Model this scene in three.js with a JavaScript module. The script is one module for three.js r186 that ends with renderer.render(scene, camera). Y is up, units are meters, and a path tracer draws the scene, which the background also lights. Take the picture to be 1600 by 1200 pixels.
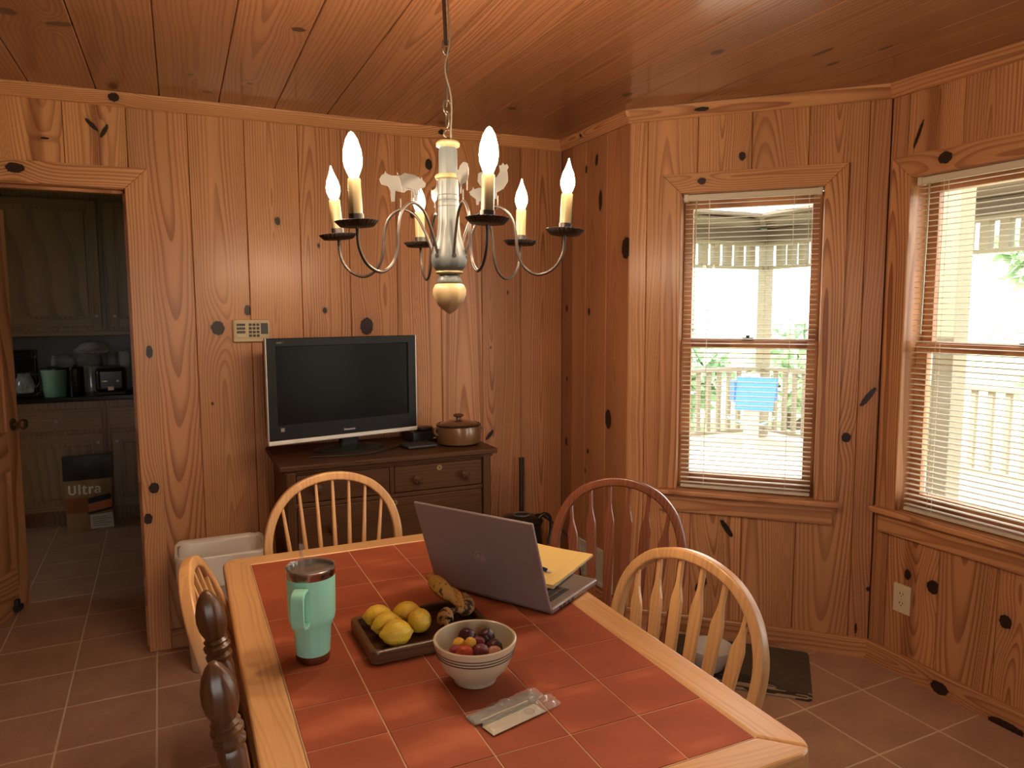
import * as THREE from 'three';
import { mergeGeometries, toCreasedNormals } from 'three/addons/utils/BufferGeometryUtils.js';
import { RoundedBoxGeometry } from 'three/addons/geometries/RoundedBoxGeometry.js';

// ---------------------------------------------------------------- camera, sky, sun, exposure
const scene = new THREE.Scene();
const camera = new THREE.PerspectiveCamera(2 * Math.atan(600 / 1126.2) * 180 / Math.PI, 1600 / 1200, 0.05, 200);
camera.rotation.order = 'YXZ';
camera.position.set(0, 1.5158, 3.5217);
camera.rotation.set(-5.6736 * Math.PI / 180, -24.745 * Math.PI / 180, -0.2035 * Math.PI / 180);
scene.add(camera);
const renderer = new THREE.WebGLRenderer({ antialias: true });
renderer.toneMapping = THREE.LinearToneMapping;
renderer.toneMappingExposure = 1.12;
renderer.shadowMap.enabled = true;
renderer.shadowMap.type = THREE.PCFSoftShadowMap;
const SKY = new THREE.Color().setRGB(0.99, 1.0, 0.97);
scene.background = SKY;
scene.backgroundIntensity = 6.5;
const sun = new THREE.DirectionalLight(new THREE.Color().setRGB(1, 0.96, 0.88), 14);
sun.position.set(-9, 17, -4); sun.target.position.set(6, 0, -1);
sun.castShadow = true;
Object.assign(sun.shadow.camera, { left: -14, right: 14, top: 14, bottom: -14, near: 1, far: 60 });
sun.shadow.mapSize.set(2048, 2048);
scene.add(sun, sun.target);
const BULB_CD = 0.66, BULB_COLOR = new THREE.Color().setRGB(1, 0.74, 0.49);

// ---------------------------------------------------------------- room dimensions (metres)
const H = 2.43, XB = 1.928, ZBC = 0.65, XD = 2.69, ZCD = 1.412, ZDE = 2.5, ZEF = ZDE + (XD - XB), ZF = 4.7, XL = -1.9;
const S45 = Math.SQRT1_2, LC = (XD - XB) / S45;
const R = Math.PI / 180;

// ---------------------------------------------------------------- helpers
let seedState = 12345;
const rnd = () => { seedState = (seedState + 0x6d2b79f5) | 0; let t = Math.imul(seedState ^ (seedState >>> 15), 1 | seedState); t = (t + Math.imul(t ^ (t >>> 7), 61 | t)) ^ t; return ((t ^ (t >>> 14)) >>> 0) / 4294967296; };
const rr = (a, b) => a + (b - a) * rnd();
const V = (x, y, z) => new THREE.Vector3(x, y, z);
const lin = (r, g, b) => new THREE.Color().setRGB(r, g, b);
const clamp = (x, a = 0, b = 1) => x < a ? a : x > b ? b : x;
const sstep = (a, b, x) => { const t = clamp((x - a) / (b - a)); return t * t * (3 - 2 * t); };
// value noise on a table
const NT = new Float32Array(65536); for (let i = 0; i < 65536; i++) NT[i] = rnd();
function n2(x, y) {
  const xi = Math.floor(x), yi = Math.floor(y); let fx = x - xi, fy = y - yi;
  fx = fx * fx * (3 - 2 * fx); fy = fy * fy * (3 - 2 * fy);
  const a = NT[(xi & 255) | ((yi & 255) << 8)], b = NT[((xi + 1) & 255) | ((yi & 255) << 8)], c = NT[(xi & 255) | (((yi + 1) & 255) << 8)], d = NT[((xi + 1) & 255) | (((yi + 1) & 255) << 8)];
  return (a + (b - a) * fx) * (1 - fy) + (c + (d - c) * fx) * fy - 0.5;
}
const fbm = (x, y) => n2(x, y) + 0.5 * n2(x * 2.1 + 7, y * 2.1 + 3) + 0.25 * n2(x * 4.3 + 1, y * 4.3 + 9);

function texture(w, h, data, srgb = true) {
  const t = new THREE.DataTexture(data, w, h, THREE.RGBAFormat, THREE.UnsignedByteType);
  if (srgb) t.colorSpace = THREE.SRGBColorSpace;
  t.magFilter = THREE.LinearFilter; t.minFilter = THREE.LinearMipmapLinearFilter; t.generateMipmaps = true;
  t.wrapS = t.wrapT = THREE.RepeatWrapping; t.needsUpdate = true;
  return t;
}
const toS = (l) => 255 * (l <= 0.0031308 ? l * 12.92 : 1.055 * Math.pow(l, 1 / 2.4) - 0.055);
const SRGB = new Uint8Array(4096); for (let i = 0; i < 4096; i++) SRGB[i] = Math.round(toS(i / 4095));
const s8 = (l) => SRGB[l <= 0 ? 0 : l >= 1 ? 4095 : (l * 4095) | 0];

// A sheet of sawn boards lying side by side; every lane is one board, its length along v.
// lane: {c early wood, d late wood, pith offset, depth, tilt, ring, contrast, stripe, knots: [[x 0..width, y, rx, ry, tilt, kind]]}
function boardSheet(W, HH, laneW, len, lanes) {
  const N = lanes.length, data = new Uint8Array(W * HH * 4), px = W / N;
  for (let l = 0; l < N; l++) {
    const L = lanes[l], ox = l * 17.31, kn = L.knots || [];
    const x0 = Math.round(l * px), x1 = Math.round((l + 1) * px);
    for (let j = 0; j < HH; j++) {
      const y = j / HH * len, wob = 0.018 * n2(ox, y * 1.7) * 2 + 0.006 * n2(ox + 5, y * 6);
      const dep = L.depth + L.tilt * (y - L.y0) + 0.036 * n2(ox + 9, y * 1.1) + 0.004 * n2(ox + 3, y * 5);
      for (let i = x0; i < x1; i++) {
        const x = (i - x0 + 0.5) / (x1 - x0) * laneW;
        let X = x - L.pith + wob + 0.012 * n2(x * 14 + ox, y * 1.1);
        let r = Math.sqrt(X * X + dep * dep), knot = 0, halo = 0, ring = 0;
        for (let k = 0; k < kn.length; k++) {
          const K = kn[k]; let dx = x - K[0], dy = y - K[1];
          if (Math.abs(dy) > 0.30) continue;
          const ca = K[4] ? Math.cos(K[4]) : 1, sa = K[4] ? Math.sin(K[4]) : 0, ex = (dx * ca + dy * sa) / K[2], ey = (-dx * sa + dy * ca) / K[3];
          const q = Math.sqrt(ex * ex + ey * ey) * (1 + 0.18 * n2(dx * 160 + ox, dy * 160));
          if (q < 1.0) { knot = Math.max(knot, sstep(1.0, 0.86, q)); ring = q; }
          const qq = Math.sqrt(dx * dx / (K[2] * K[2] * 2.2) + dy * dy / (K[3] * K[3] * 7));
          r += K[2] * 0.9 * Math.exp(-qq * qq * 0.55) * (K[5] || 1);
          halo += Math.exp(-(q - 1) * (q - 1) * 3) * 0.5;
        }
        const rw = L.ring * (1 + 0.25 * n2(r * 40 + ox, 0.5));
        let f = r / rw; f -= Math.floor(f);
        let late = sstep(0.35, 0.9, f) * (1 - sstep(0.93, 1.0, f));
        late *= L.contrast * (0.75 + 0.5 * n2(x * 20 + ox, y * 2.5));
        const fib = 0.09 * n2(x * 950 + ox, y * 9) + 0.06 * n2(x * 420, y * 26 + ox) + 0.05 * n2(x * 60 + ox, y * 3);
        const tone = 1 + fib + 0.22 * fbm(x * 9 + ox, y * 0.9) + 0.10 * n2(x * 3 + ox, y * 4);
        const str = L.stripe ? L.stripe[2] * Math.exp(-Math.pow((x - L.stripe[0] + wob * 0.4) / L.stripe[1], 4)) : 0;
        let cr = L.c[0] + (L.d[0] - L.c[0]) * late, cg = L.c[1] + (L.d[1] - L.c[1]) * late, cb = L.c[2] + (L.d[2] - L.c[2]) * late;
        const m = tone * (1 - 0.45 * str) * (1 - 0.22 * Math.min(1, halo));
        cr *= m; cg *= m * (1 - 0.18 * str); cb *= m * (1 - 0.25 * str);
        if (knot > 0) {
          const kr = 0.5 + 0.5 * Math.sin(ring * 14 + 3 * n2(x * 200, y * 200)), kk = 0.7 + 0.5 * kr + 0.5 * n2(x * 300, y * 300);
          cr += (0.024 * kk - cr) * knot; cg += (0.011 * kk - cg) * knot; cb += (0.008 * kk - cb) * knot;
        }
        const o = (j * W + i) * 4; data[o] = s8(cr); data[o + 1] = s8(cg); data[o + 2] = s8(cb); data[o + 3] = 255;
      }
    }
  }
  return texture(W, HH, data);
}
// lane description with seeded variety; hue 0 = yellow pine, 1 = red pine
function lane(hue, value, extra = {}) {
  const e = [0.56 - 0.09 * hue, 0.282 - 0.078 * hue, 0.125 - 0.030 * hue], d = [0.25 - 0.03 * hue, 0.092 - 0.018 * hue, 0.038 - 0.005 * hue];
  return { c: e.map((x) => x * value), d: d.map((x) => x * value), pith: rr(0.03, 0.2), depth: rr(0.01, 0.09), tilt: rr(0.015, 0.05) * (rnd() < 0.5 ? -1 : 1), y0: rr(0, 2.4), ring: rr(0.0075, 0.013), contrast: rr(0.7, 1.05), ...extra };
}
function noiseTex(w, h, f) {
  const data = new Uint8Array(w * h * 4);
  for (let j = 0; j < h; j++) for (let i = 0; i < w; i++) { const c = f(i / w, j / h), o = (j * w + i) * 4; data[o] = s8(c[0]); data[o + 1] = s8(c[1]); data[o + 2] = s8(c[2]); data[o + 3] = 255; }
  return texture(w, h, data);
}
const M = (o) => new THREE.MeshPhysicalMaterial(o);
const flat = (c, roughness = 0.6, o = {}) => M({ color: Array.isArray(c) ? lin(...c) : c, roughness, ...o });

// geometry helpers; every one returns a non-indexed BufferGeometry
const ni = (g) => (g.index ? g.toNonIndexed() : g);
const merge = (...gs) => mergeGeometries(gs.flat().map((g) => { g = ni(g); for (const k of Object.keys(g.attributes)) if (!['position', 'normal', 'uv'].includes(k)) g.deleteAttribute(k); return g; }));
const bx = (w, h, d, x = 0, y = 0, z = 0) => ni(new THREE.BoxGeometry(w, h, d)).translate(x, y, z);
const rb = (w, h, d, r, x = 0, y = 0, z = 0, seg = 2) => ni(new RoundedBoxGeometry(w, h, d, seg, Math.min(r, w / 2.01, h / 2.01, d / 2.01))).translate(x, y, z);
const cyl = (r0, r1, h, x = 0, y = 0, z = 0, seg = 24) => ni(new THREE.CylinderGeometry(r1, r0, h, seg)).translate(x, y + h / 2, z);
const lathe = (pts, seg = 40) => { const g = ni(toCreasedNormals(new THREE.LatheGeometry(pts.map((p) => new THREE.Vector2(p[0], p[1])), seg), 0.7)); return g; };
const tube = (pts, r, seg = 32, rs = 8, closed = false) => ni(new THREE.TubeGeometry(new THREE.CatmullRomCurve3(pts.map((p) => V(...p)), closed, 'centripetal'), seg, r, rs, closed));
const sph = (r, x = 0, y = 0, z = 0, ws = 20, hs = 14) => ni(new THREE.SphereGeometry(r, ws, hs)).translate(x, y, z);
// bar between two points, round section with two radii
function rod(a, b, r0, r1 = r0, seg = 12) {
  const A = V(...a), B = V(...b), g = ni(new THREE.CylinderGeometry(r1, r0, A.distanceTo(B), seg));
  g.applyQuaternion(new THREE.Quaternion().setFromUnitVectors(V(0, 1, 0), B.clone().sub(A).normalize()));
  return g.translate((A.x + B.x) / 2, (A.y + B.y) / 2, (A.z + B.z) / 2);
}
// round section along points, radius given at every point
function taper(pts, radii, seg = 28, rs = 12) {
  const curve = new THREE.CatmullRomCurve3(pts.map((p) => V(...p)), false, 'centripetal'), fr = curve.computeFrenetFrames(seg), pos = [], idx = [], uv = [];
  const rad = (t) => { const k = t * (radii.length - 1), i = Math.min(radii.length - 2, Math.floor(k)), f = k - i; return radii[i] + (radii[i + 1] - radii[i]) * f * f * (3 - 2 * f); };
  for (let i = 0; i <= seg; i++) { const p = curve.getPointAt(i / seg), r = rad(i / seg); for (let j = 0; j <= rs; j++) { const a = j / rs * 2 * Math.PI, q = p.clone().addScaledVector(fr.normals[i], Math.cos(a) * r).addScaledVector(fr.binormals[i], Math.sin(a) * r); pos.push(q.x, q.y, q.z); uv.push(j / rs, i / seg); } }
  for (let i = 0; i < seg; i++) for (let j = 0; j < rs; j++) { const a = i * (rs + 1) + j, b = a + rs + 1; idx.push(a, a + 1, b, b, a + 1, b + 1); }
  const c0 = pos.length / 3, p0 = curve.getPointAt(0), p1 = curve.getPointAt(1); pos.push(p0.x, p0.y, p0.z, p1.x, p1.y, p1.z); uv.push(0.5, 0, 0.5, 1);
  for (let j = 0; j < rs; j++) { idx.push(c0, j + 1, j); const b = seg * (rs + 1); idx.push(c0 + 1, b + j, b + j + 1); }
  const g = new THREE.BufferGeometry(); g.setAttribute('position', new THREE.Float32BufferAttribute(pos, 3)); g.setAttribute('uv', new THREE.Float32BufferAttribute(uv, 2)); g.setIndex(idx); g.computeVertexNormals();
  return ni(g);
}
// flat outline [[x,y],...] (a Shape also does) with thickness along z, front face at z = t, small bevel
function slab(outline, t, bevel = 0.002, seg = 1, curveSeg = 8) {
  const s = outline instanceof THREE.Shape ? outline : new THREE.Shape(outline.map((p) => new THREE.Vector2(p[0], p[1])));
  const g = new THREE.ExtrudeGeometry(s, { depth: Math.max(1e-4, t - 2 * bevel), bevelEnabled: bevel > 0, bevelThickness: bevel, bevelSize: bevel, bevelOffset: -bevel, bevelSegments: seg, curveSegments: curveSeg });
  return ni(g).translate(0, 0, bevel);
}
function mapUV(g, f) {
  const p = g.attributes.position, uv = new Float32Array(p.count * 2);
  for (let i = 0; i < p.count; i++) { const [a, b] = f(p.getX(i), p.getY(i), p.getZ(i)); uv[2 * i] = a; uv[2 * i + 1] = b; }
  g.setAttribute('uv', new THREE.BufferAttribute(uv, 2)); return g;
}
// solid-wood uv in metres: grain along `axis`, chosen face by face
function grainUV(g, axis = 'y', scale = 1, off = [0, 0]) {
  const p = g.attributes.position, uv = new Float32Array(p.count * 2), ax = 'xyz'.indexOf(axis), e1 = V(), e2 = V(), P = [V(), V(), V()];
  for (let i = 0; i < p.count; i += 3) {
    for (let k = 0; k < 3; k++) P[k].fromBufferAttribute(p, i + k);
    const n = e1.subVectors(P[1], P[0]).cross(e2.subVectors(P[2], P[0])).toArray().map(Math.abs); n[ax] = -1;
    const drop = n.indexOf(Math.max(...n)), side = 3 - ax - drop;
    for (let k = 0; k < 3; k++) { const c = P[k].toArray(); uv[2 * (i + k)] = c[side] * scale + off[0]; uv[2 * (i + k) + 1] = c[ax] * scale + off[1]; }
  }
  g.setAttribute('uv', new THREE.BufferAttribute(uv, 2)); return g;
}
const used = {};
const numbered = (n) => { const k = used[n] = (used[n] ?? -1) + 1; return k ? n + '_' + String(k).padStart(3, '0') : n; };
function part(parent, name, geo, mat) { const m = new THREE.Mesh(geo, mat); m.name = name; parent.add(m); return m; }
function thing(name, label, category, pos = [0, 0, 0], turn = 0, group) {
  const o = new THREE.Group(); o.name = numbered(name); o.position.set(...pos); o.rotation.y = turn; o.userData = { label, category }; if (group) o.userData.group = group; scene.add(o); return o;
}
function single(name, geo, mat, label, category, pos = [0, 0, 0], turn = 0, group) {
  const o = new THREE.Mesh(geo, mat); o.name = numbered(name); o.position.set(...pos); o.rotation.y = turn; o.userData = { label, category }; if (group) o.userData.group = group; scene.add(o); return o;
}
function structure(name, geo, mat, pos = [0, 0, 0], turn = 0) {
  const o = geo ? new THREE.Mesh(geo, mat) : new THREE.Group(); o.name = name; o.position.set(...pos); o.rotation.y = turn; o.userData = { kind: 'structure' }; scene.add(o); return o;
}
function print(w, h, draw, px = 512) {
  const c = document.createElement('canvas'); c.width = px; c.height = Math.max(8, Math.round(px * h / w));
  const g = c.getContext('2d'); draw(g, c.width, c.height);
  const t = new THREE.CanvasTexture(c); t.colorSpace = THREE.SRGBColorSpace; t.magFilter = THREE.LinearFilter; return t;
}

// ---------------------------------------------------------------- wood sheets
const SEAM_A = [-1.9, -1.788, -1.557, -1.324, -1.091, -0.859, -0.626, -0.394, -0.164, 0.071, 0.303, 0.536, 0.765, 0.998, 1.227, 1.452, 1.676, XB];
const KNOT_A = [[-0.29, 2.295, 0.009, 0.035, 0.75], [-0.245, 2.275, 0.009, 0.034, -0.5], [0.436, 1.938, 0.014, 0.02], [0.161, 1.449, 0.031, 0.034, 0.2], [0.291, 1.529, 0.016, 0.026], [0.124, 1.107, 0.005, 0.008],
  [0.619, 1.833, 0.007, 0.012], [0.639, 1.528, 0.011, 0.016], [0.839, 1.45, 0.034, 0.046], [1.17, 2.252, 0.02, 0.029], [1.08, 2.002, 0.012, 0.02], [1.49, 0.86, 0.012, 0.035, -0.7], [-0.458, 2.225, 0.018, 0.005], [1.50, 1.33, 0.004, 0.008], [1.38, 0.62, 0.006, 0.012], [1.60, 1.62, 0.005, 0.012]];
const SEAM_B = [0, 0.12, 0.252, 0.452, ZBC];
const KNOT_B = [[0.483, 0.983, 0.031, 0.052, 0.1], [0.29, 1.518, 0.014, 0.02], [0.055, 1.536, 0.012, 0.02], [0.625, 1.815, 0.04, 0.055], [0.393, 2.068, 0.017, 0.055], [0.354, 2.27, 0.014, 0.032, -0.15], [0.254, 2.241, 0.01, 0.022], [0.287, 0.786, 0.011, 0.014], [0.261, 0.678, 0.008, 0.012], [0.06, 1.15, 0.008, 0.014], [0.055, 0.8, 0.012, 0.025]];
const SEAM_C = [0, 0.081, 0.305, 0.535, 0.766, 0.997, LC];
const KNOT_C = [[0.495, 2.194, 0.016, 0.02], [0.204, 1.514, 0.007, 0.013], [0.957, 0.971, 0.02, 0.022], [1.035, 1.15, 0.013, 0.055, -0.6], [0.47, 0.517, 0.014, 0.05, 0.6], [0.361, 0.23, 0.02, 0.045, -0.6], [1.028, 0.122, 0.006, 0.025], [1.07, 0.307, 0.008, 0.012]];
const SEAM_D = [0, 0.075, 0.302, 0.53, 0.76, 0.99, ZDE - ZCD];
const KNOT_D = [[0.12, 2.21, 0.008, 0.06, -0.35], [0.172, 0.431, 0.016, 0.024], [0.284, 0.416, 0.028, 0.03], [0.565, 0.386, 0.024, 0.028]];
const LW = 0.24, LEN = 2.46;
const lanesFor = (seams, knots, i0, i1, hues, values, extra = {}) => {
  const out = [];
  for (let i = i0; i < i1; i++) {
    const a = seams[i], b = seams[i + 1], kn = knots.filter((k) => k[0] > a - 0.01 && k[0] < b + 0.01).map((k) => [k[0] - a, ...k.slice(1)]);
    out.push(lane(hues[i - i0] ?? 0.5, values[i - i0] ?? 1, { knots: kn, ...(extra[i - i0] || {}) }));
  }
  return out;
};
const sheetA = boardSheet(2048, 2048, LW, LEN, [
  ...lanesFor(SEAM_A, KNOT_A, 5, 17, [0.1, 0, 0, 0.45, 0.3, 0.35, 0.3, 0.5, 0.35, 0.4, 0.8, 0.7], [1, 1.05, 1.05, 0.98, 1, 0.98, 1.02, 0.98, 1.05, 1, 0.86, 0.92], {
    1: { stripe: [0.14, 0.026, 0.9], contrast: 0.8, ring: 0.007, depth: 0.12 }, 2: { stripe: [0.12, 0.022, 0.9], contrast: 0.85, ring: 0.008, depth: 0.12 },
    3: { pith: 0.14, depth: 0.025, tilt: -0.045, y0: 2.6, ring: 0.0115, contrast: 0.9 }, 4: { pith: 0.11, depth: 0.03, tilt: 0.02 }, 5: { pith: 0.12, depth: 0.01, tilt: 0.028, y0: 2.3, contrast: 0.75 },
    9: { pith: 0.115, depth: 0.01, tilt: 0.06, y0: 0.3, ring: 0.013, contrast: 0.8 }, 11: { pith: 0.12, depth: 0.01, tilt: -0.035, y0: 0.9, contrast: 0.95 } }),
  ...lanesFor(SEAM_B, KNOT_B, 0, 4, [1, 0.75, 0.8, 0.75], [0.72, 0.9, 0.9, 0.92], { 0: { contrast: 0.4 }, 1: { contrast: 0.4 }, 2: { contrast: 0.45 }, 3: { contrast: 0.45 } }),
]);
const sheetC = boardSheet(2048, 2048, LW, LEN, [
  ...lanesFor(SEAM_C, KNOT_C, 0, 6, [0.2, 0.4, 0.25, 0.35, 0.35, 0.6], [1.05, 1.02, 1.05, 1, 0.98, 0.9], { 2: { ring: 0.0075, contrast: 0.85, depth: 0.1 }, 3: { ring: 0.0085, contrast: 0.8, depth: 0.1 }, 4: { pith: 0.12, depth: 0.02, tilt: -0.05, y0: 2.3, contrast: 0.9 } }),
  ...lanesFor(SEAM_D, KNOT_D, 0, 6, [0.7, 0.45, 0.5, 0.5, 0.4, 0.5], [0.85, 1, 0.92, 0.95, 1, 1], { 1: { stripe: [0.11, 0.03, 0.7], ring: 0.008, contrast: 0.9 }, 2: { pith: 0.1, depth: 0.01, tilt: 0.05, y0: 2.2, ring: 0.011 } }),
  lane(0.3, 1), lane(0.5, 0.95), lane(0.4, 1), lane(0.6, 0.92),
]);
const SEAM_CEIL = []; for (let k = -7; k < 15; k++) SEAM_CEIL.push(-0.498 + 0.2335 * k);
const KNOT_CEIL = [[0.396, 1.016, 0.024, 0.02], [0.302, 0.368, 0.014, 0.012], [0.086, 0.391, 0.012, 0.012], [0.152, 0.181, 0.02, 0.014], [-0.432, 0.802, 0.03, 0.03], [-0.296, 0.756, 0.05, 0.02, 0.3], [1.776, 1.413, 0.02, 0.03], [1.766, 0.863, 0.02, 0.03], [2.119, 1.567, 0.012, 0.05], [2.346, 1.561, 0.02, 0.06], [2.25, 1.495, 0.012, 0.03], [2.289, 1.685, 0.01, 0.03], [2.459, 1.967, 0.025, 0.07], [1.41, 0.473, 0.02, 0.02], [2.531, 1.543, 0.02, 0.08]];
// the ceiling boards: 16 lanes; board k uses lane (k mod 16), its knots measured from the back wall
const CEIL_LEN = 4.9;
const sheetCeil = boardSheet(2048, 2048, LW, CEIL_LEN, Array.from({ length: 16 }, (_, l) => {
  const k = l + 3, a = SEAM_CEIL[k] ?? 9, b = SEAM_CEIL[k + 1] ?? 9.2;
  return lane(0.85 + 0.15 * rnd(), rr(0.55, 0.66), { ring: rr(0.011, 0.017), tilt: rr(0.012, 0.03) * (rnd() < 0.5 ? -1 : 1), contrast: rr(0.65, 0.95), y0: rr(0.3, 2.2), pith: rr(0.07, 0.17), depth: rr(0, 0.02), knots: KNOT_CEIL.filter((q) => q[0] > a && q[0] < b).map((q) => [q[0] - a, q[1] + 0.02, q[2], q[3], q[4] || 0]) });
}));
// trims: 12 lanes, 2.6 m long, 0.12 m wide
const TW = 0.12, TLEN = 2.6;
const trimLane = (hue, v, knots = [], e = {}) => lane(hue, v, { knots, pith: rr(0, 0.12), ring: rr(0.008, 0.014), depth: rr(0.01, 0.05), tilt: rr(0.01, 0.035) * (rnd() < 0.5 ? -1 : 1), ...e });
const sheetTrim = boardSheet(1536, 2048, TW, TLEN, [
  trimLane(0.05, 1.05, [[0.05, 0.85, 0.02, 0.022], [0.05, 2.28, 0.014, 0.018]]), // 0 crown of back wall, starts at u = -1.052
  trimLane(0.25, 1.0, [[0.05, 0.25, 0.01, 0.012]]), trimLane(0.1, 1.05, [[0.045, 0.32, 0.01, 0.035]]), trimLane(0.55, 0.95), // 1..3 crowns
  trimLane(0.15, 1.02, [[0.06, 1.33 + 0.02, 0.014, 0.03], [0.05, 0.748, 0.022, 0.026], [0.02, 0.612, 0.018, 0.026]]), // 4 door casing, upright
  trimLane(0.15, 1.05, [[0.055, 0.5, 0.035, 0.022, 1.57]]), // 5 door head
  trimLane(0.2, 1.05, [[0.05, 0.175, 0.016, 0.02]]), trimLane(0.5, 0.98, [[0.05, 0.225, 0.024, 0.03]]), // 6, 7 window heads
  trimLane(0.3, 1.0), trimLane(0.35, 1.0), trimLane(0.55, 0.86, [[0.05, 0.345, 0.028, 0.04], [0.03, 0.60, 0.02, 0.07]]), trimLane(0.3, 0.9), // 8 9 casings, 10 11 baseboards
]);
// furniture woods: lanes 0 light oak, 1 dark walnut, 2 cabinet oak, 3 mahogany
const sheetFurn = boardSheet(2048, 2048, 0.5, 2, [
  { c: [0.60, 0.335, 0.14], d: [0.47, 0.235, 0.085], pith: 0.25, depth: 0.05, tilt: 0.02, y0: 1, ring: 0.012, contrast: 0.7 },
  { c: [0.085, 0.044, 0.022], d: [0.04, 0.02, 0.011], pith: 0.2, depth: 0.02, tilt: 0.03, y0: 1, ring: 0.012, contrast: 0.8 },
  { c: [0.25, 0.15, 0.075], d: [0.14, 0.075, 0.035], pith: 0.25, depth: 0.02, tilt: 0.03, y0: 1, ring: 0.011, contrast: 0.8 },
  { c: [0.24, 0.075, 0.032], d: [0.11, 0.03, 0.014], pith: 0.2, depth: 0.05, tilt: 0.02, y0: 1, ring: 0.01, contrast: 0.8 },
]);
const furnUV = (l) => (g, axis = 'y', o = [0, 0]) => { grainUV(g, axis, 1); const uv = g.attributes.uv; for (let i = 0; i < uv.count; i++) { let a = (uv.getX(i) + o[0] + 10.13) % 0.44; uv.setXY(i, (a + 0.03 + l * 0.5) / 2, (uv.getY(i) + o[1] + 4) / 2); } return g; };
const oakUV = furnUV(0), walnutUV = furnUV(1), cabUV = furnUV(2), mahoganyUV = furnUV(3);

const lacquer = { roughness: 0.5, specularIntensity: 0.5, clearcoat: 0.25, clearcoatRoughness: 0.24 };
const matA = M({ map: sheetA, bumpMap: sheetA, bumpScale: 0.0006, ...lacquer });
const matC = M({ map: sheetC, bumpMap: sheetC, bumpScale: 0.0006, ...lacquer });
const matCeil = M({ map: sheetCeil, bumpMap: sheetCeil, bumpScale: 0.0008, roughness: 0.4, clearcoat: 0.75, clearcoatRoughness: 0.12 });
const matTrim = M({ map: sheetTrim, bumpMap: sheetTrim, bumpScale: 0.0004, ...lacquer });
const matBack = flat([0.10, 0.045, 0.02], 0.8);
const oak = M({ map: sheetFurn, roughness: 0.38, clearcoat: 0.3, clearcoatRoughness: 0.25 });
const walnut = M({ map: sheetFurn, color: lin(0.95, 0.78, 0.6), roughness: 0.5, specularIntensity: 0.35, clearcoat: 0.08, clearcoatRoughness: 0.3 });
const glossDark = M({ map: sheetFurn, color: lin(1.25, 1.0, 0.7), roughness: 0.4, clearcoat: 0.3, clearcoatRoughness: 0.22 });
const cabinetOak = M({ map: sheetFurn, roughness: 0.45, clearcoat: 0.3, clearcoatRoughness: 0.3 });
const plaster = flat([0.45, 0.40, 0.33], 0.9);

// ---------------------------------------------------------------- walls: a body with a hole, boards in front of it
// local x runs along the wall, y up, +z into the room; the boards' face lies at z = 0
function rectMinus(a, b, v0, v1, hole) {
  if (!hole || hole[1] <= a || hole[0] >= b) return [[[a, v0], [b, v0], [b, v1], [a, v1]]];
  const [h0, h1, w0, w1] = hole, low = w0 > v0 + 0.001, out = [];
  if (h0 <= a && h1 >= b) { if (low) out.push([[a, v0], [b, v0], [b, w0], [a, w0]]); out.push([[a, w1], [b, w1], [b, v1], [a, v1]]); return out; }
  if (h0 > a && h1 >= b) return [low ? [[a, v0], [b, v0], [b, w0], [h0, w0], [h0, w1], [b, w1], [b, v1], [a, v1]] : [[a, v0], [h0, v0], [h0, w1], [b, w1], [b, v1], [a, v1]]];
  if (h0 <= a && h1 < b) return [low ? [[a, v0], [b, v0], [b, v1], [a, v1], [a, w1], [h1, w1], [h1, w0], [a, w0]] : [[h1, v0], [b, v0], [b, v1], [a, v1], [a, w1], [h1, w1]]];
  return [[[a, v0], [b, v0], [b, v1], [a, v1]]];
}
const BT = 0.018;
function wall(name, pos, turn, u0, u1, seams, laneOf, sheetMat, lanes, hole, ext = [0, 0]) {
  const s = new THREE.Shape([[u0 + ext[0], 0], [u1 + ext[1], 0], [u1 + ext[1], H + 0.05], [u0 + ext[0], H + 0.05]].map((p) => new THREE.Vector2(...p)));
  let body;
  if (hole && hole[2] <= 0) body = slab([[u0 + ext[0], 0], [hole[0], 0], [hole[0], hole[3]], [hole[1], hole[3]], [hole[1], 0], [u1 + ext[1], 0], [u1 + ext[1], H + 0.05], [u0 + ext[0], H + 0.05]], 0.11, 0);
  else { if (hole) s.holes.push(new THREE.Path([[hole[0], hole[2]], [hole[0], hole[3]], [hole[1], hole[3]], [hole[1], hole[2]]].map((p) => new THREE.Vector2(...p)))); body = slab(s, 0.11, 0); }
  const w = structure(name, body.translate(0, 0, -BT - 0.11), matBack, pos, turn);
  const ph = hole && [hole[0] - 0.03, hole[1] + 0.03, hole[2] > 0 ? hole[2] - 0.03 : -1, hole[3] + 0.03];
  for (let i = 0; i < seams.length - 1; i++) {
    const a = Math.max(seams[i], u0), b = Math.min(seams[i + 1], u1); if (b - a < 0.004) continue;
    for (const poly of rectMinus(a + 0.0009, b - 0.0009, 0.004, H, ph)) {
      const l = laneOf(i), g = mapUV(slab(poly, BT - 0.002, 0.0028), (x, y) => [(l + clamp((x - seams[i]) / LW, 0.01, 0.99)) / lanes, y / LEN]);
      part(w, 'plank', g.translate(0, 0, -BT + 0.002 - rr(0, 0.0012)), sheetMat);
    }
  }
  return w;
}
const DOOR = [-0.985, -0.172, -1, 2.05], WIN1 = [0.228, 0.846, 0.68, 2.055], WIN2 = [0.102, 0.972, 0.68, 2.055], WIN4 = [1.73, 2.49, 0.68, 2.055];
const wallA = wall('wall_back', [0, 0, 0], 0, XL, XB, SEAM_A, (i) => (i < 5 ? (i * 5 + 3) % 12 : i - 5), matA, 16, DOOR, [-0.15, 0]);
wall('wall_return', [XB, 0, 0], -90 * R, 0, ZBC, SEAM_B, (i) => 12 + i, matA, 16, null, [-0.128, 0]);
wall('wall_bay_angle', [XB, 0, ZBC], -45 * R, 0, LC, SEAM_C, (i) => i, matC, 16, WIN1, [0, 0.05]);
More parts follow.
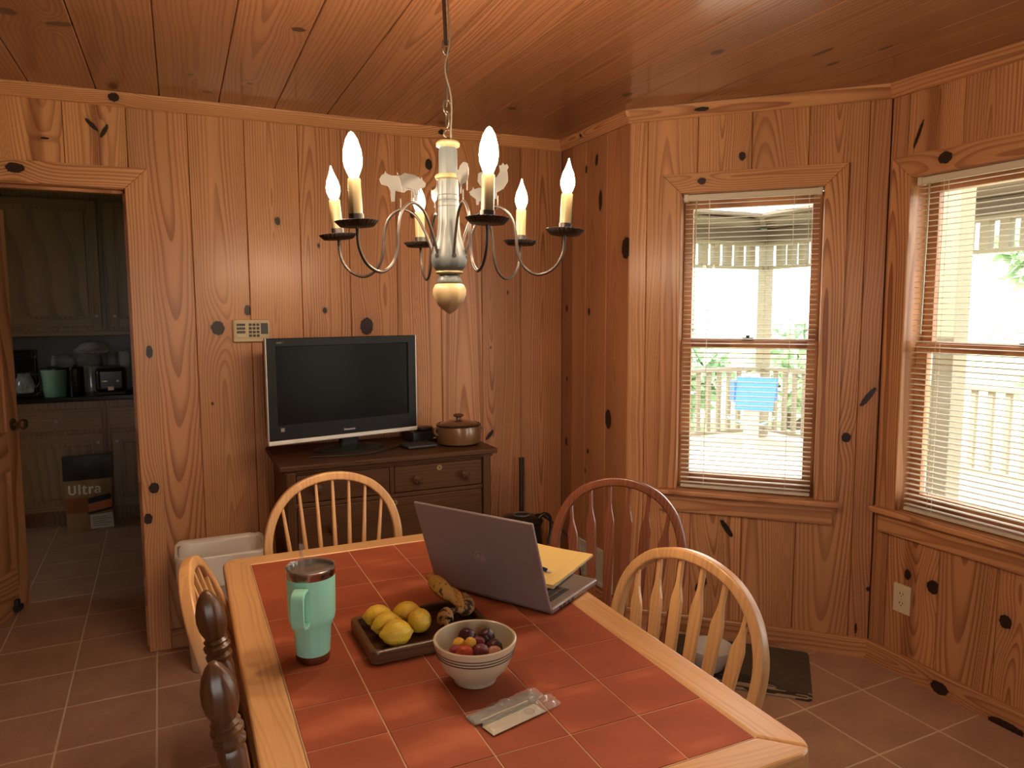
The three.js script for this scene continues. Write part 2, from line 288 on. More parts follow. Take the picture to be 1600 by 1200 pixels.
wall('wall_bay', [XD, 0, ZCD], -90 * R, 0, ZDE - ZCD, SEAM_D, (i) => 6 + i, matC, 16, WIN2, [-0.05, 0.05]);
const even = (len) => { const s = []; for (let x = 0; x < len; x += 0.231) s.push(x); s.push(len); return s; };
wall('wall_bay_front', [XD, 0, ZDE], -135 * R, 0, LC, SEAM_C, (i) => (i * 3 + 1) % 16, matC, 16, WIN1, [-0.05, 0]);
wall('wall_right', [XB, 0, ZEF], -90 * R, 0, ZF - ZEF, even(ZF - ZEF), (i) => (i * 5 + 2) % 16, matA, 16, null, [0, 0.128]);
wall('wall_front', [XB, 0, ZF], 180 * R, 0, XB - XL, even(XB - XL), (i) => (i * 7 + 1) % 16, matC, 16, WIN4, [-0.128, 0.128]);
wall('wall_left', [XL, 0, ZF], 90 * R, 0, ZF, even(ZF), (i) => (i * 3 + 5) % 16, matA, 16, null, [0, 0]);

// ceiling: boards run from the back wall towards the front
{
  const outline = [[XL, 0], [XB, 0], [XB, ZBC], [XD, ZCD], [XD, ZDE], [XB, ZEF], [XB, ZF], [XL, ZF]];
  const big = outline.map(([x, z]) => [x + (x > 0 ? 0.15 : -0.15), -(z + (z > 1 ? 0.15 : -0.15))]);
  const c = structure('ceiling', slab([[-2.1, 0.15], [3.0, 0.15], [3.0, -4.9], [-2.1, -4.9]], 0.12, 0).rotateX(-Math.PI / 2).translate(0, H + 0.016, 0), matBack);
  const zEnd = (x, side) => (x <= XB ? (side ? ZF : 0) : side ? ZEF - (x - XB) : ZBC + (x - XB));
  for (let k = 0; k < SEAM_CEIL.length - 1; k++) {
    const a = Math.max(SEAM_CEIL[k], XL), b = Math.min(SEAM_CEIL[k + 1], XD); if (b - a < 0.01) continue;
    const A = a + 0.0011, B = b - 0.0011, xs = A < XB && B > XB ? [A, XB, B] : [A, B];
    const near = xs.map((x) => [x, zEnd(x - (x === XB ? 0 : 0), 0)]), far = xs.map((x) => [x, zEnd(x, 1)]).reverse();
    if (A < XB && B > XB) { near.splice(1, 1, [XB, 0], [XB, ZBC]); far.splice(1, 1, [XB, ZEF], [XB, ZF]); }
    // outline in (x, z) is turned so that the bevelled face looks down
    const poly = [...near, ...far].map(([x, z]) => [x, z]);
    const g = slab(poly, 0.016, 0.003);          // lies in x,y with its face at +z
    g.rotateX(Math.PI / 2);                      // y -> z, face -> -y
    mapUV(g, (x, y, z) => [(((k - 3 + 32) % 16) + clamp((x - SEAM_CEIL[k]) / LW, 0.01, 0.99)) / 16, z / CEIL_LEN + 0.004]);
    part(c, 'ceiling_board', g.translate(0, H + 0.016 + rr(0, 0.001), 0), matCeil);
  }
}
// ---------------------------------------------------------------- floor
const floorTex = noiseTex(1024, 1024, (u, v) => { const n = fbm(u * 9, v * 9), f = n2(u * 300, v * 300), k = 1 + 0.16 * n + 0.14 * f + 0.1 * n2(u * 70, v * 70); return [0.38 * k, 0.222 * k * (1 + 0.04 * n), 0.146 * k]; });
const floorMat = M({ map: floorTex, bumpMap: floorTex, bumpScale: 0.0005, roughness: 0.5 }), groutMat = flat([0.60, 0.47, 0.35], 0.9);
{
  const f = structure('floor', slab([[-3.2, -4.95], [3.0, -4.95], [3.0, 3.2], [-3.2, 3.2]], 0.12, 0).rotateX(-Math.PI / 2).translate(0, -0.1215, 0), groutMat);
  const P = 0.3185, tan = 0.022, geos = [];
  for (let v = 0; v < 6; v++) { const ox = rr(0, 0.7), oy = rr(0, 0.7); geos.push(mapUV(slab([[-P / 2 + 0.0034, -P / 2 + 0.0034], [P / 2 - 0.0034, -P / 2 + 0.0034], [P / 2 - 0.0034, P / 2 - 0.0034], [-P / 2 + 0.0034, P / 2 - 0.0034]], 0.012, 0.0012), (x, y) => [x + ox + 0.2, y + oy + 0.2]).rotateX(-Math.PI / 2)); }
  for (let j = -9; j < 10; j++) for (let i = -4; i < 10; i++) {
    const lx = (i + 0.5) * P, lz = (j + 0.5) * P, x = -0.47 + lx + lz * tan, z = 0.07 + lz - lx * tan;
    if (x < -1.75 || x > 2.95 || (x > 2.0 && z < 0.4) || (z < -0.3 && x > 0.3) || (x > 2.45 && z < 1.1)) continue;
    const t = part(f, 'floor_tile', geos[Math.floor(rnd() * 6)], floorMat); t.position.set(x, -0.012 + rr(-0.0002, 0.0002), z); t.rotation.y = Math.atan(tan) + Math.floor(rnd() * 4) * Math.PI / 2;
  }
  part(f, 'floor_rest', merge(bx(1.45, 0.012, 4.9, -2.4, -0.006, 2.2), bx(5.2, 0.012, 1.75, 0.95, -0.006, 4.05)), floorMat);
}
// ---------------------------------------------------------------- trims
// run of moulding: profile [[out, y], ...] (counter-clockwise seen from its start), mitred ends
function run(profile, u0, u1, m0, m1, l, uStart = u0) {
  const n = profile.length, pos = [], uv = [], per = [0]; for (let i = 0; i < n; i++) { const p = profile[i], q = profile[(i + 1) % n]; per.push(per[i] + Math.hypot(q[0] - p[0], q[1] - p[1])); }
  const put = (o, y, u, s) => { pos.push(u, y, o); uv.push((l + clamp(s / TW, 0.02, 0.98)) / 12, (u - uStart) / TLEN); };
  for (let i = 0; i < n; i++) {
    const p = profile[i], q = profile[(i + 1) % n], a0 = u0 + m0 * p[0], a1 = u1 - m1 * p[0], b0 = u0 + m0 * q[0], b1 = u1 - m1 * q[0];
    put(p[0], p[1], a0, per[i]); put(p[0], p[1], a1, per[i]); put(q[0], q[1], b1, per[i + 1]); put(p[0], p[1], a0, per[i]); put(q[0], q[1], b1, per[i + 1]); put(q[0], q[1], b0, per[i + 1]);
  }
  const tri = THREE.ShapeUtils.triangulateShape(profile.map((p) => new THREE.Vector2(p[0], p[1])), []);
  for (const [a, b, c] of tri) { for (const k of [a, c, b]) put(profile[k][0], profile[k][1], u0 + m0 * profile[k][0], per[k]); for (const k of [a, b, c]) put(profile[k][0], profile[k][1], u1 - m1 * profile[k][0], per[k]); }
  const g = new THREE.BufferGeometry(); g.setAttribute('position', new THREE.Float32BufferAttribute(pos, 3)); g.setAttribute('uv', new THREE.Float32BufferAttribute(uv, 2)); g.computeVertexNormals();
  return g;
}
const CROWN = [[0, 2.378], [0.012, 2.376], [0.017, 2.381], [0.038, 2.418], [0.04, 2.43], [0, 2.43]], BASE = [[0, 0], [0.02, 0], [0.02, 0.076], [0.016, 0.082], [0.01, 0.084], [0, 0.084]];
const t22 = Math.tan(22.5 * R);
const places = { A: [[0, 0, 0], 0], B: [[XB, 0, 0], -90 * R], C: [[XB, 0, ZBC], -45 * R], D: [[XD, 0, ZCD], -90 * R], E: [[XD, 0, ZDE], -135 * R], F: [[XB, 0, ZEF], -90 * R], G: [[XB, 0, ZF], Math.PI], L: [[XL, 0, ZF], 90 * R] };
let trimNo = 0;
const trim = (place, geo) => structure('trim_' + ++trimNo, geo, matTrim, ...places[place]);
trim('A', run(CROWN, XL, XB, 1, 1, 0, -1.052 + 0)); trim('B', run(CROWN, 0, ZBC, 1, -t22, 1)); trim('C', run(CROWN, 0, LC, -t22, t22, 2)); trim('D', run(CROWN, 0, ZDE - ZCD, t22, t22, 3));
trim('E', run(CROWN, 0, LC, t22, -t22, 1)); trim('F', run(CROWN, 0, ZF - ZEF, -t22, 1, 2)); trim('G', run(CROWN, 0, XB - XL, 1, 1, 3)); trim('L', run(CROWN, 0, ZF, 1, 1, 1));
const base = (place, side, geo) => structure('baseboard_' + side, geo, matTrim, ...places[place]);
base('A', 'back', run(BASE, -0.09, XB, 0, 1, 11)); base('A', 'back_left', run(BASE, XL, -1.08, 1, 0, 11)); base('B', 'return', run(BASE, 0, ZBC, 1, -t22, 10)); base('C', 'bay_angle', run(BASE, 0, LC, -t22, t22, 11)); base('D', 'bay', run(BASE, 0, ZDE - ZCD, t22, t22, 10));
base('E', 'bay_front', run(BASE, 0, LC, t22, -t22, 11)); base('F', 'right', run(BASE, 0, ZF - ZEF, -t22, 1, 10)); base('G', 'front', run(BASE, 0, XB - XL, 1, 1, 11)); base('L', 'left', run(BASE, 0, ZF, 1, 1, 10));
// a flat board given by its outline, grain along x or y, laid into trim lane l
const board = (poly, t, l, axis, o, bevel = 0.003) => { const x0 = Math.min(...poly.map((p) => p[0])), y0 = Math.min(...poly.map((p) => p[1])); return mapUV(slab(poly, t, bevel, 2), (x, y) => (axis === 'y' ? [(l + clamp((x - x0) / TW, 0.02, 0.98)) / 12, (y + o) / TLEN] : [(l + clamp((y - y0) / TW, 0.02, 0.98)) / 12, (x - x0 + o) / TLEN])); };
const CW = 0.088;
{ // door casing and jamb in the back wall
  const d = structure('trim_' + ++trimNo, null, null), [x0, x1, , top] = DOOR, i1 = x1 - 0.008, i0 = x0 + 0.008, it = top - 0.008;
  part(d, 'casing', board([[i1, 0], [i1 + CW, 0], [i1 + CW, it + CW], [i1, it]], 0.02, 4, 'y', 0), matTrim);
  part(d, 'casing', board([[i0, 0], [i0, it], [i0 - CW, it + CW], [i0 - CW, 0]].reverse(), 0.02, 8, 'y', 0.3), matTrim);
  part(d, 'casing_head', board([[i0, it], [i1, it], [i1 + CW, it + CW], [i0 - CW, it + CW]], 0.02, 5, 'x', 0), matTrim);
  const jm = matTrim; const jamb = (w, h, dd, x, y, z, ax) => mapUV(bx(w, h, dd, x, y, z), (px, py, pz) => ax === 'y' ? [(9 + clamp((pz + 0.14) / 0.15, 0.05, 0.95)) / 12, py / TLEN] : [(9 + clamp((pz + 0.14) / 0.15, 0.05, 0.95)) / 12, (px + 1) / TLEN]);
  part(d, 'jamb', jamb(0.018, top, 0.136, x1 - 0.001, top / 2, -0.062, 'y'), jm); part(d, 'jamb', jamb(0.018, top, 0.136, x0 + 0.001, top / 2, -0.062, 'y'), jm);
  part(d, 'jamb_head', jamb(x1 - x0, 0.018, 0.136, (x0 + x1) / 2, top - 0.001, -0.062, 'x'), jm);
  part(d, 'door_stop', jamb(0.012, top - 0.02, 0.035, x1 - 0.016, (top - 0.02) / 2, -0.07, 'y'), jm); part(d, 'door_stop', jamb(x1 - x0 - 0.04, 0.012, 0.035, (x0 + x1) / 2, top - 0.016, -0.07, 'x'), jm);
}
// ---------------------------------------------------------------- windows
const sashWood = matTrim, paneGlass = M({ color: 0xffffff, roughness: 0, transmission: 1, thickness: 0, ior: 1.5, metalness: 0 }), darkMetal = flat([0.03, 0.028, 0.025], 0.45, { metalness: 0.6 });
function makeWindow(n, place, hole, lanes) {
  const w = structure('window_' + n, null, null, ...places[place]), [h0, h1, b, t] = hole, i0 = h0 + 0.011, i1 = h1 - 0.011, ib = b + 0.01, it = t - 0.01;
  part(w, 'casing', board([[i0 - CW, ib], [i0, ib], [i0, it], [i0 - CW, it + CW]], 0.02, lanes[0], 'y', 0.1), matTrim);
  part(w, 'casing', board([[i1, ib], [i1 + CW, ib], [i1 + CW, it + CW], [i1, it]], 0.02, lanes[1], 'y', 0.2), matTrim);
  part(w, 'casing_head', board([[i0, it], [i1, it], [i1 + CW, it + CW], [i0 - CW, it + CW]], 0.02, lanes[2], 'x', 0), matTrim);
  const grain = (g, ax, l) => mapUV(g, (x, y, z) => ax === 'y' ? [(l + clamp((z + 0.15 + (x - h0) * 0.1) / 0.3, 0.05, 0.95)) / 12, y / TLEN] : [(l + clamp((z + 0.15 + y * 0.05) / 0.3, 0.05, 0.95)) / 12, x / TLEN]);
  part(w, 'stool', grain(rb(i1 - i0 + 2 * CW + 0.03, 0.024, 0.105, 0.008, (i0 + i1) / 2, ib - 0.012, 0.0), 'x', 9), matTrim);
  part(w, 'apron', board([[i0 - CW + 0.01, ib - 0.108], [i1 + CW - 0.01, ib - 0.108], [i1 + CW - 0.01, ib - 0.024], [i0 - CW + 0.01, ib - 0.024]], 0.018, 8, 'x', 0.5), matTrim);
  for (const x of [h0 + 0.004, h1 - 0.004]) part(w, 'jamb', grain(bx(0.014, t - b, 0.13, x, (b + t) / 2, -0.062), 'y', 8), matTrim);
  part(w, 'jamb_head', grain(bx(h1 - h0, 0.014, 0.13, (h0 + h1) / 2, t - 0.004, -0.062), 'x', 9), matTrim);
  part(w, 'sill', grain(bx(h1 - h0, 0.016, 0.10, (h0 + h1) / 2, b + 0.004, -0.09), 'x', 9), matTrim);
  const mid = 1.362;
  const sash = (name, y0, y1, z, st, top, bot) => {
    const s = new THREE.Group(); s.name = name; w.add(s);
    for (const x of [i0 + st / 2, i1 - st / 2]) part(s, 'stile', grain(rb(st, y1 - y0, 0.032, 0.003, x, (y0 + y1) / 2, z), 'y', 3), sashWood);
    part(s, 'rail', grain(rb(i1 - i0 - 2 * st, top, 0.032, 0.003, (i0 + i1) / 2, y1 - top / 2, z), 'x', 3), sashWood);
    part(s, 'rail', grain(rb(i1 - i0 - 2 * st, bot, 0.032, 0.003, (i0 + i1) / 2, y0 + bot / 2, z), 'x', 3), sashWood);
    part(s, 'pane', bx(i1 - i0 - 2 * st + 0.01, y1 - y0 - top - bot + 0.01, 0.004, (i0 + i1) / 2, (y0 + bot + y1 - top) / 2, z), paneGlass);
  };
  sash('upper_sash', mid - 0.005, it - 0.006, -0.112, 0.042, 0.05, 0.036); sash('lower_sash', ib + 0.002, mid + 0.022, -0.078, 0.048, 0.034, 0.07);
  part(w, 'sash_lock', merge(rb(0.05, 0.012, 0.02, 0.004, (i0 + i1) / 2, mid + 0.03, -0.07), cyl(0.008, 0.008, 0.012, (i0 + i1) / 2, mid + 0.034, -0.066, 12)), darkMetal);
  return [i0, i1, ib, it];
}
const w1 = makeWindow(1, 'C', WIN1, [8, 9, 6]), w2 = makeWindow(2, 'D', WIN2, [9, 8, 7]); makeWindow(3, 'E', WIN1, [8, 9, 6]); makeWindow(4, 'G', WIN4, [9, 8, 7]);
// mini blinds hang inside the opening, in front of the sashes
const blindMat = flat([0.62, 0.55, 0.43], 0.5), cordMat = flat([0.7, 0.64, 0.5], 0.8);
function makeBlind(place, [i0, i1, ib, it], label, tilt, group) {
  const b = thing('window_blind', label, 'blind', places[place][0], places[place][1], group), x0 = i0 + 0.01, x1 = i1 - 0.01, w = x1 - x0, cx = (x0 + x1) / 2, z = -0.022;
  part(b, 'headrail', rb(w, 0.026, 0.026, 0.003, cx, it - 0.016, z), blindMat);
  for (const x of [x0 + 0.008, x1 - 0.008]) part(b, 'end_bracket', rb(0.02, 0.032, 0.032, 0.003, x, it - 0.017, z), blindMat);
  const n = 6, pts = []; for (let i = 0; i <= n; i++) { const a = (i / n - 0.5); pts.push([a * 0.025, 0.0022 * (1 - 4 * a * a)]); }
  const sh = pts.concat(pts.map(([a, y]) => [a, y - 0.0006]).reverse());
  const slatGeo = slab(sh, w - 0.012, 0).rotateY(Math.PI / 2).translate(-(w - 0.012) / 2, 0, 0);
  const top = it - 0.045, bottom = ib + 0.03, N = Math.round((top - bottom) / 0.0217);
  for (let i = 0; i <= N; i++) { const s = part(b, 'slat', slatGeo, blindMat); s.position.set(cx + rr(-0.001, 0.001), top - (top - bottom) * i / N, z); s.rotation.set(tilt + rr(-0.02, 0.02), 0, rr(-0.0012, 0.0012)); }
  part(b, 'bottom_rail', rb(w - 0.012, 0.014, 0.024, 0.003, cx, ib + 0.012, z), blindMat);
  for (const x of [x0 + 0.11, x1 - 0.11]) for (const dz of [-0.0135, 0.0135]) part(b, 'ladder_cord', bx(0.0016, top - bottom + 0.05, 0.0012, x, (top + bottom) / 2, z + dz), cordMat);
  part(b, 'lift_cord', bx(0.0022, 0.62, 0.002, x1 - 0.05, it - 0.34, z + 0.02), cordMat);
  part(b, 'tilt_wand', rod([x0 + 0.055, it - 0.03, z + 0.02], [x0 + 0.05, it - 0.62, z + 0.024], 0.0035, 0.004, 8), M({ color: lin(0.75, 0.7, 0.5), roughness: 0.15, transmission: 0.5, thickness: 0 }));
}
makeBlind('C', w1, 'beige mini blind with open slats on the double-hung window behind the two arched chairs', 0.05, 'mini blinds');
makeBlind('D', w2, 'beige mini blind with open slats on the window at the right edge', 0.05, 'mini blinds');
makeBlind('E', w1, 'beige mini blind with open slats on the window nearest the camera, outside the photo', 0.05, 'mini blinds');

// ---------------------------------------------------------------- kitchen shell seen through the doorway
{
  const k = (name, g) => structure(name, g, plaster);
  k('wall_kitchen_back', bx(4.4, 2.5, 0.12, -1.0, 1.25, -3.08)); { const s = new THREE.Shape([[-3.1, 0], [-0.04, 0], [-0.04, 2.5], [-3.1, 2.5]].map((p) => new THREE.Vector2(...p))); s.holes.push(new THREE.Path([[-1.75, 1.1], [-1.75, 1.9], [-1.25, 1.9], [-1.25, 1.1]].map((p) => new THREE.Vector2(...p)))); k('wall_kitchen_left', slab(s, 0.12, 0).rotateY(-Math.PI / 2).translate(-3.04, 0, 0)); } k('wall_kitchen_right', bx(0.12, 2.5, 2.9, 1.1, 1.25, -1.57));
  k('wall_kitchen_front', bx(1.1, 2.5, 0.1, -2.6, 1.25, -0.09));
  k('ceiling_kitchen', bx(4.4, 0.12, 3.2, -1.0, 2.49, -1.62));
}
// pantry door, swung into the kitchen on its left hinges
const doorUV = (g, ax, l = 8) => mapUV(g, (x, y, z) => (ax === 'y' ? [(l + clamp(x * 1.1, 0.03, 0.97)) / 12, (y + 0.2) / TLEN] : [(l + clamp((y % 0.25) * 3.5, 0.03, 0.97)) / 12, (x + 0.3) / TLEN]));
{
  const d = structure('door_1', null, null, [-0.985, 0.012, -0.085], 74.5 * R), W = 0.81, T = 0.035, HD = 2.02;
  const stile = (x) => part(d, 'stile', doorUV(rb(0.112, HD, T, 0.002, x, HD / 2, -T / 2), 'y'), matTrim);
  stile(0.056); stile(W - 0.056); part(d, 'mullion', doorUV(rb(0.1, HD - 0.2, T, 0.002, W / 2, HD / 2, -T / 2), 'y', 9), matTrim);
  for (const [y, h] of [[0.11, 0.22], [0.82, 0.2], [1.58, 0.1], [HD - 0.055, 0.11]]) part(d, 'rail', doorUV(rb(W - 0.22, h, T - 0.001, 0.002, W / 2, y, -T / 2), 'x', 9), matTrim);
  for (const [y0, y1] of [[0.22, 0.72], [0.92, 1.53], [1.63, HD - 0.11]]) for (const [x0, x1] of [[0.112, W / 2 - 0.05], [W / 2 + 0.05, W - 0.112]]) {
    const p = part(d, 'panel', doorUV(bx(x1 - x0, y1 - y0, 0.012, (x0 + x1) / 2, (y0 + y1) / 2, -T / 2), 'y', 11), matTrim);
    part(p, 'raised_field', doorUV(rb(x1 - x0 - 0.07, y1 - y0 - 0.07, 0.026, 0.006, (x0 + x1) / 2, (y0 + y1) / 2, -T / 2), 'y', 11), matTrim);
  }
  const brass = flat([0.28, 0.2, 0.12], 0.25, { metalness: 0.9 });
  for (const s of [1, -1]) { const kn = part(d, 'door_knob', lathe([[0, 0], [0.03, 0], [0.03, 0.006], [0.012, 0.01], [0.011, 0.028], [0.024, 0.038], [0.028, 0.05], [0.024, 0.062], [0, 0.068]], 24).rotateX(s * Math.PI / 2), brass); kn.position.set(W - 0.06, 0.95, s > 0 ? 0 : -T); }
  part(d, 'door_stop', merge(rb(0.05, 0.03, 0.03, 0.006, W - 0.16, 0.03, 0.016), rb(0.03, 0.05, 0.02, 0.006, W - 0.16, 0.05, 0.012)), flat([0.008, 0.01, 0.012], 0.7));
}
// kitchen cabinets
const knobMat = flat([0.35, 0.3, 0.24], 0.35, { metalness: 0.4 });
function cabinet(name, label, x0, x1, y0, y1, zFront, depth, fronts, group) {
  const c = thing(name, label, 'cabinet', [(x0 + x1) / 2, y0, zFront], 0, group), w = x1 - x0, h = y1 - y0, kick = y0 < 0.1 ? 0.1 : 0;
  part(c, 'body', cabUV(kick ? merge(bx(w - 0.002, h - kick, depth, 0, (h + kick) / 2, -depth / 2), bx(w - 0.002, kick, depth - 0.07, 0, kick / 2, -depth / 2 - 0.03)) : bx(w - 0.002, h, depth, 0, h / 2, -depth / 2), 'y'), cabinetOak);
  for (const [kind, a, b, v0, v1, kx, ky] of fronts) {
    const fw = b - a, fh = v1 - v0, mx = (a + b) / 2 - (x0 + x1) / 2, my = (v0 + v1) / 2 - y0;
    const p = part(c, kind, cabUV(rb(fw, fh, 0.018, 0.004, mx, my, 0.009), kind === 'drawer' ? 'x' : 'y', [mx, 0]), cabinetOak);
    if (kind === 'door') {
      const s = 0.055;
      for (const q of [-1, 1]) part(p, 'stile', cabUV(rb(s, fh, 0.008, 0.003, mx + q * (fw - s) / 2, my, 0.02), 'y', [q * 0.2 + mx, 0.2]), cabinetOak);
      for (const q of [-1, 1]) part(p, 'rail', cabUV(rb(fw - 2 * s, s, 0.008, 0.003, mx, my + q * (fh - s) / 2, 0.02), 'x', [0.1, q]), cabinetOak);
      part(p, 'raised_panel', cabUV(rb(fw - 2 * s - 0.05, fh - 2 * s - 0.05, 0.008, 0.006, mx, my, 0.018), 'y', [mx * 1.3, 0.4]), cabinetOak);
    }
    part(p, 'knob', lathe([[0, 0], [0.009, 0], [0.006, 0.008], [0.013, 0.016], [0.011, 0.022], [0, 0.024]], 16).rotateX(Math.PI / 2).translate(kx - (x0 + x1) / 2, ky - y0, kind === 'door' ? 0.024 : 0.018), knobMat);
  }
  return c;
}
cabinet('base_cabinet', 'brown oak base cabinet with drawer behind the pet food bag', -1.3, -0.504, 0, 0.895, -2.4, 0.6, [['drawer', -1.27, -0.53, 0.69, 0.845, -0.81, 0.765], ['door', -1.27, -0.53, 0.12, 0.66, -0.56, 0.6]], 'kitchen base cabinets');
cabinet('base_cabinet', 'brown oak base cabinet with drawer beside the doorway jamb, right of the pet food bag', -0.504, 0.3, 0, 0.895, -2.4, 0.6, [['drawer', -0.478, 0.27, 0.69, 0.845, -0.1, 0.765], ['door', -0.478, 0.27, 0.12, 0.66, -0.44, 0.6]], 'kitchen base cabinets');
cabinet('wall_cabinet', 'brown oak wall cabinet with wide raised-panel door above the mint canister', -1.3, -0.487, 1.385, 2.42, -2.67, 0.33, [['door', -1.16, -0.515, 1.42, 2.34, -0.545, 1.5]], 'kitchen wall cabinets');
cabinet('wall_cabinet', 'brown oak wall cabinet beside the doorway jamb above the toaster', -0.487, 0.3, 1.385, 2.42, -2.67, 0.33, [['door', -0.458, 0.25, 1.42, 2.34, -0.428, 1.5]], 'kitchen wall cabinets');
single('light_rail', cabUV(rb(1.6, 0.035, 0.02, 0.004), 'x'), cabinetOak, 'narrow oak rail along the underside of the kitchen wall cabinets', 'rail', [-0.5, 1.372, -2.672]);
single('countertop', rb(1.62, 0.036, 0.64, 0.006), flat([0.012, 0.012, 0.013], 0.22), 'black kitchen countertop over the oak base cabinets', 'countertop', [-0.5, 0.914, -2.695]);
single('backsplash', bx(1.6, 0.41, 0.012), flat([0.10, 0.09, 0.075], 0.35), 'dark backsplash panel behind the kitchen counter clutter', 'backsplash', [-0.5, 1.14, -3.012]);
// things on the counter
const cy = 0.932, blackGloss = flat([0.009, 0.009, 0.010], 0.2), clear = M({ color: lin(0.85, 0.87, 0.85), roughness: 0.08, transmission: 0.85, thickness: 0 });
{ const c = thing('canister', 'mint green canister with dark lid on the kitchen counter', 'canister', [-0.822, cy, -2.5]); part(c, 'pot', lathe([[0, 0], [0.066, 0], [0.07, 0.006], [0.08, 0.19], [0.077, 0.19], [0.068, 0.01], [0, 0.01]]), flat([0.19, 0.38, 0.25], 0.4)); part(c, 'lid', lathe([[0, 0.19], [0.082, 0.19], [0.082, 0.2], [0.03, 0.21], [0, 0.212]]), blackGloss); }
{ const c = thing('coffee_canister', 'black cylindrical canister right of the mint canister', 'canister', [-0.69, cy, -2.5]); part(c, 'pot', lathe([[0, 0], [0.05, 0], [0.053, 0.01], [0.053, 0.19], [0, 0.19]]), blackGloss); part(c, 'lid', lathe([[0, 0.19], [0.054, 0.19], [0.05, 0.205], [0.012, 0.208], [0.01, 0.222], [0, 0.224]]), blackGloss); }
{ const t = thing('toaster', 'black toaster with chrome front plate on the kitchen counter', 'toaster', [-0.47, cy, -2.52], 0.1);
  part(t, 'body', rb(0.2, 0.18, 0.2, 0.035, 0, 0.105, 0, 4), blackGloss); part(t, 'slot', merge(bx(0.15, 0.004, 0.03, 0, 0.196, -0.035), bx(0.15, 0.004, 0.03, 0, 0.196, 0.035)), flat([0.05, 0.05, 0.05], 0.5));
  const chrome = flat([0.75, 0.7, 0.65], 0.12, { metalness: 1 }); part(t, 'badge', rb(0.04, 0.03, 0.006, 0.002, -0.005, 0.045, 0.1), chrome); part(t, 'lever', rb(0.035, 0.012, 0.025, 0.004, -0.045, 0.1, 0.11), chrome); part(t, 'dial', cyl(0.012, 0.01, 0.014, 0, 0, 0, 16).rotateX(Math.PI / 2).translate(0.04, 0.1, 0.1), chrome); part(t, 'base', rb(0.19, 0.02, 0.19, 0.006, 0, 0.01, 0), flat([0.02, 0.02, 0.02], 0.6)); }
{ const c = thing('coffee_maker', 'black coffee maker with glass carafe near the open door', 'coffee maker', [-1.0, cy, -2.52]);
  part(c, 'base', rb(0.15, 0.03, 0.2, 0.01, 0, 0.015, 0), blackGloss); part(c, 'tower', rb(0.14, 0.32, 0.07, 0.012, 0, 0.17, -0.065), blackGloss); part(c, 'brew_head', rb(0.145, 0.07, 0.19, 0.012, 0, 0.3, 0), blackGloss);
  part(c, 'carafe', lathe([[0.03, 0], [0.052, 0.004], [0.06, 0.05], [0.05, 0.1], [0.036, 0.125], [0.04, 0.14], [0.037, 0.14], [0.033, 0.125], [0.047, 0.1], [0.057, 0.05], [0.05, 0.007], [0.0, 0.006]]).translate(0, 0.03, 0.03), clear); part(c, 'carafe_handle', tube([[0.04, 0.16, 0.05], [0.09, 0.16, 0.06], [0.095, 0.1, 0.06], [0.06, 0.06, 0.05]], 0.007, 20, 8), blackGloss); }
{ const b = thing('wine_bottle', 'dark glass bottle standing by the open pantry door', 'bottle', [-1.0, cy, -2.8]); part(b, 'bottle', lathe([[0, 0], [0.036, 0], [0.038, 0.01], [0.038, 0.19], [0.03, 0.22], [0.015, 0.25], [0.014, 0.32], [0, 0.32]]), flat([0.012, 0.02, 0.012], 0.08)); part(b, 'label', lathe([[0.0385, 0.05], [0.0385, 0.14]]), flat([0.4, 0.38, 0.3], 0.8)); }
for (const [x, z, h, r, lab] of [[-0.80, -2.78, 0.26, 0.075, 'tall clear jar with pale contents behind the mint canister'], [-0.62, -2.75, 0.27, 0.085, 'wide clear jar under a plastic bag behind the black canister']]) { const j = thing('storage_jar', lab, 'jar', [x, cy, z], 0, 'clear jars on the kitchen counter'); part(j, 'glass', lathe([[0, 0], [r, 0], [r, h * 0.9], [r * 0.85, h], [r * 0.82, h], [r * 0.96, h * 0.9], [r * 0.96, 0.006], [0, 0.006]]), clear); part(j, 'contents', lathe([[0, 0.008], [r * 0.93, 0.008], [r * 0.93, h * 0.7], [0, h * 0.74]]), flat([0.3, 0.28, 0.24], 0.9)); part(j, 'lid', lathe([[0, h], [r * 0.88, h], [r * 0.88, h + 0.015], [0, h + 0.017]]), flat([0.35, 0.33, 0.3], 0.5)); }
{ const g = new THREE.IcosahedronGeometry(0.09, 3), p = g.attributes.position; for (let i = 0; i < p.count; i++) { const x = p.getX(i), y = p.getY(i), z = p.getZ(i), k = 1 + 0.5 * fbm(x * 22 + 5, y * 22 + z * 30); p.setXYZ(i, x * 1.1 * k, Math.max(-0.028, y * 0.55 * k), z * 0.9 * k); } g.computeVertexNormals(); single('plastic_bag', ni(g), flat([0.45, 0.43, 0.4], 0.35), 'crumpled pale plastic bag lying on a clear jar by the backsplash', 'bag', [-0.60, cy + 0.318, -2.75]); }
for (const [x, z, lab] of [[-0.475, -2.78, 'clear drinking glass on the counter behind the toaster'], [-0.385, -2.74, 'clear drinking glass near the doorway jamb on the counter']]) single('drinking_glass', lathe([[0, 0], [0.03, 0], [0.042, 0.3], [0.039, 0.3], [0.028, 0.01], [0, 0.01]], 24), clear, lab, 'glass', [x, cy, z], 0, 'drinking glasses');
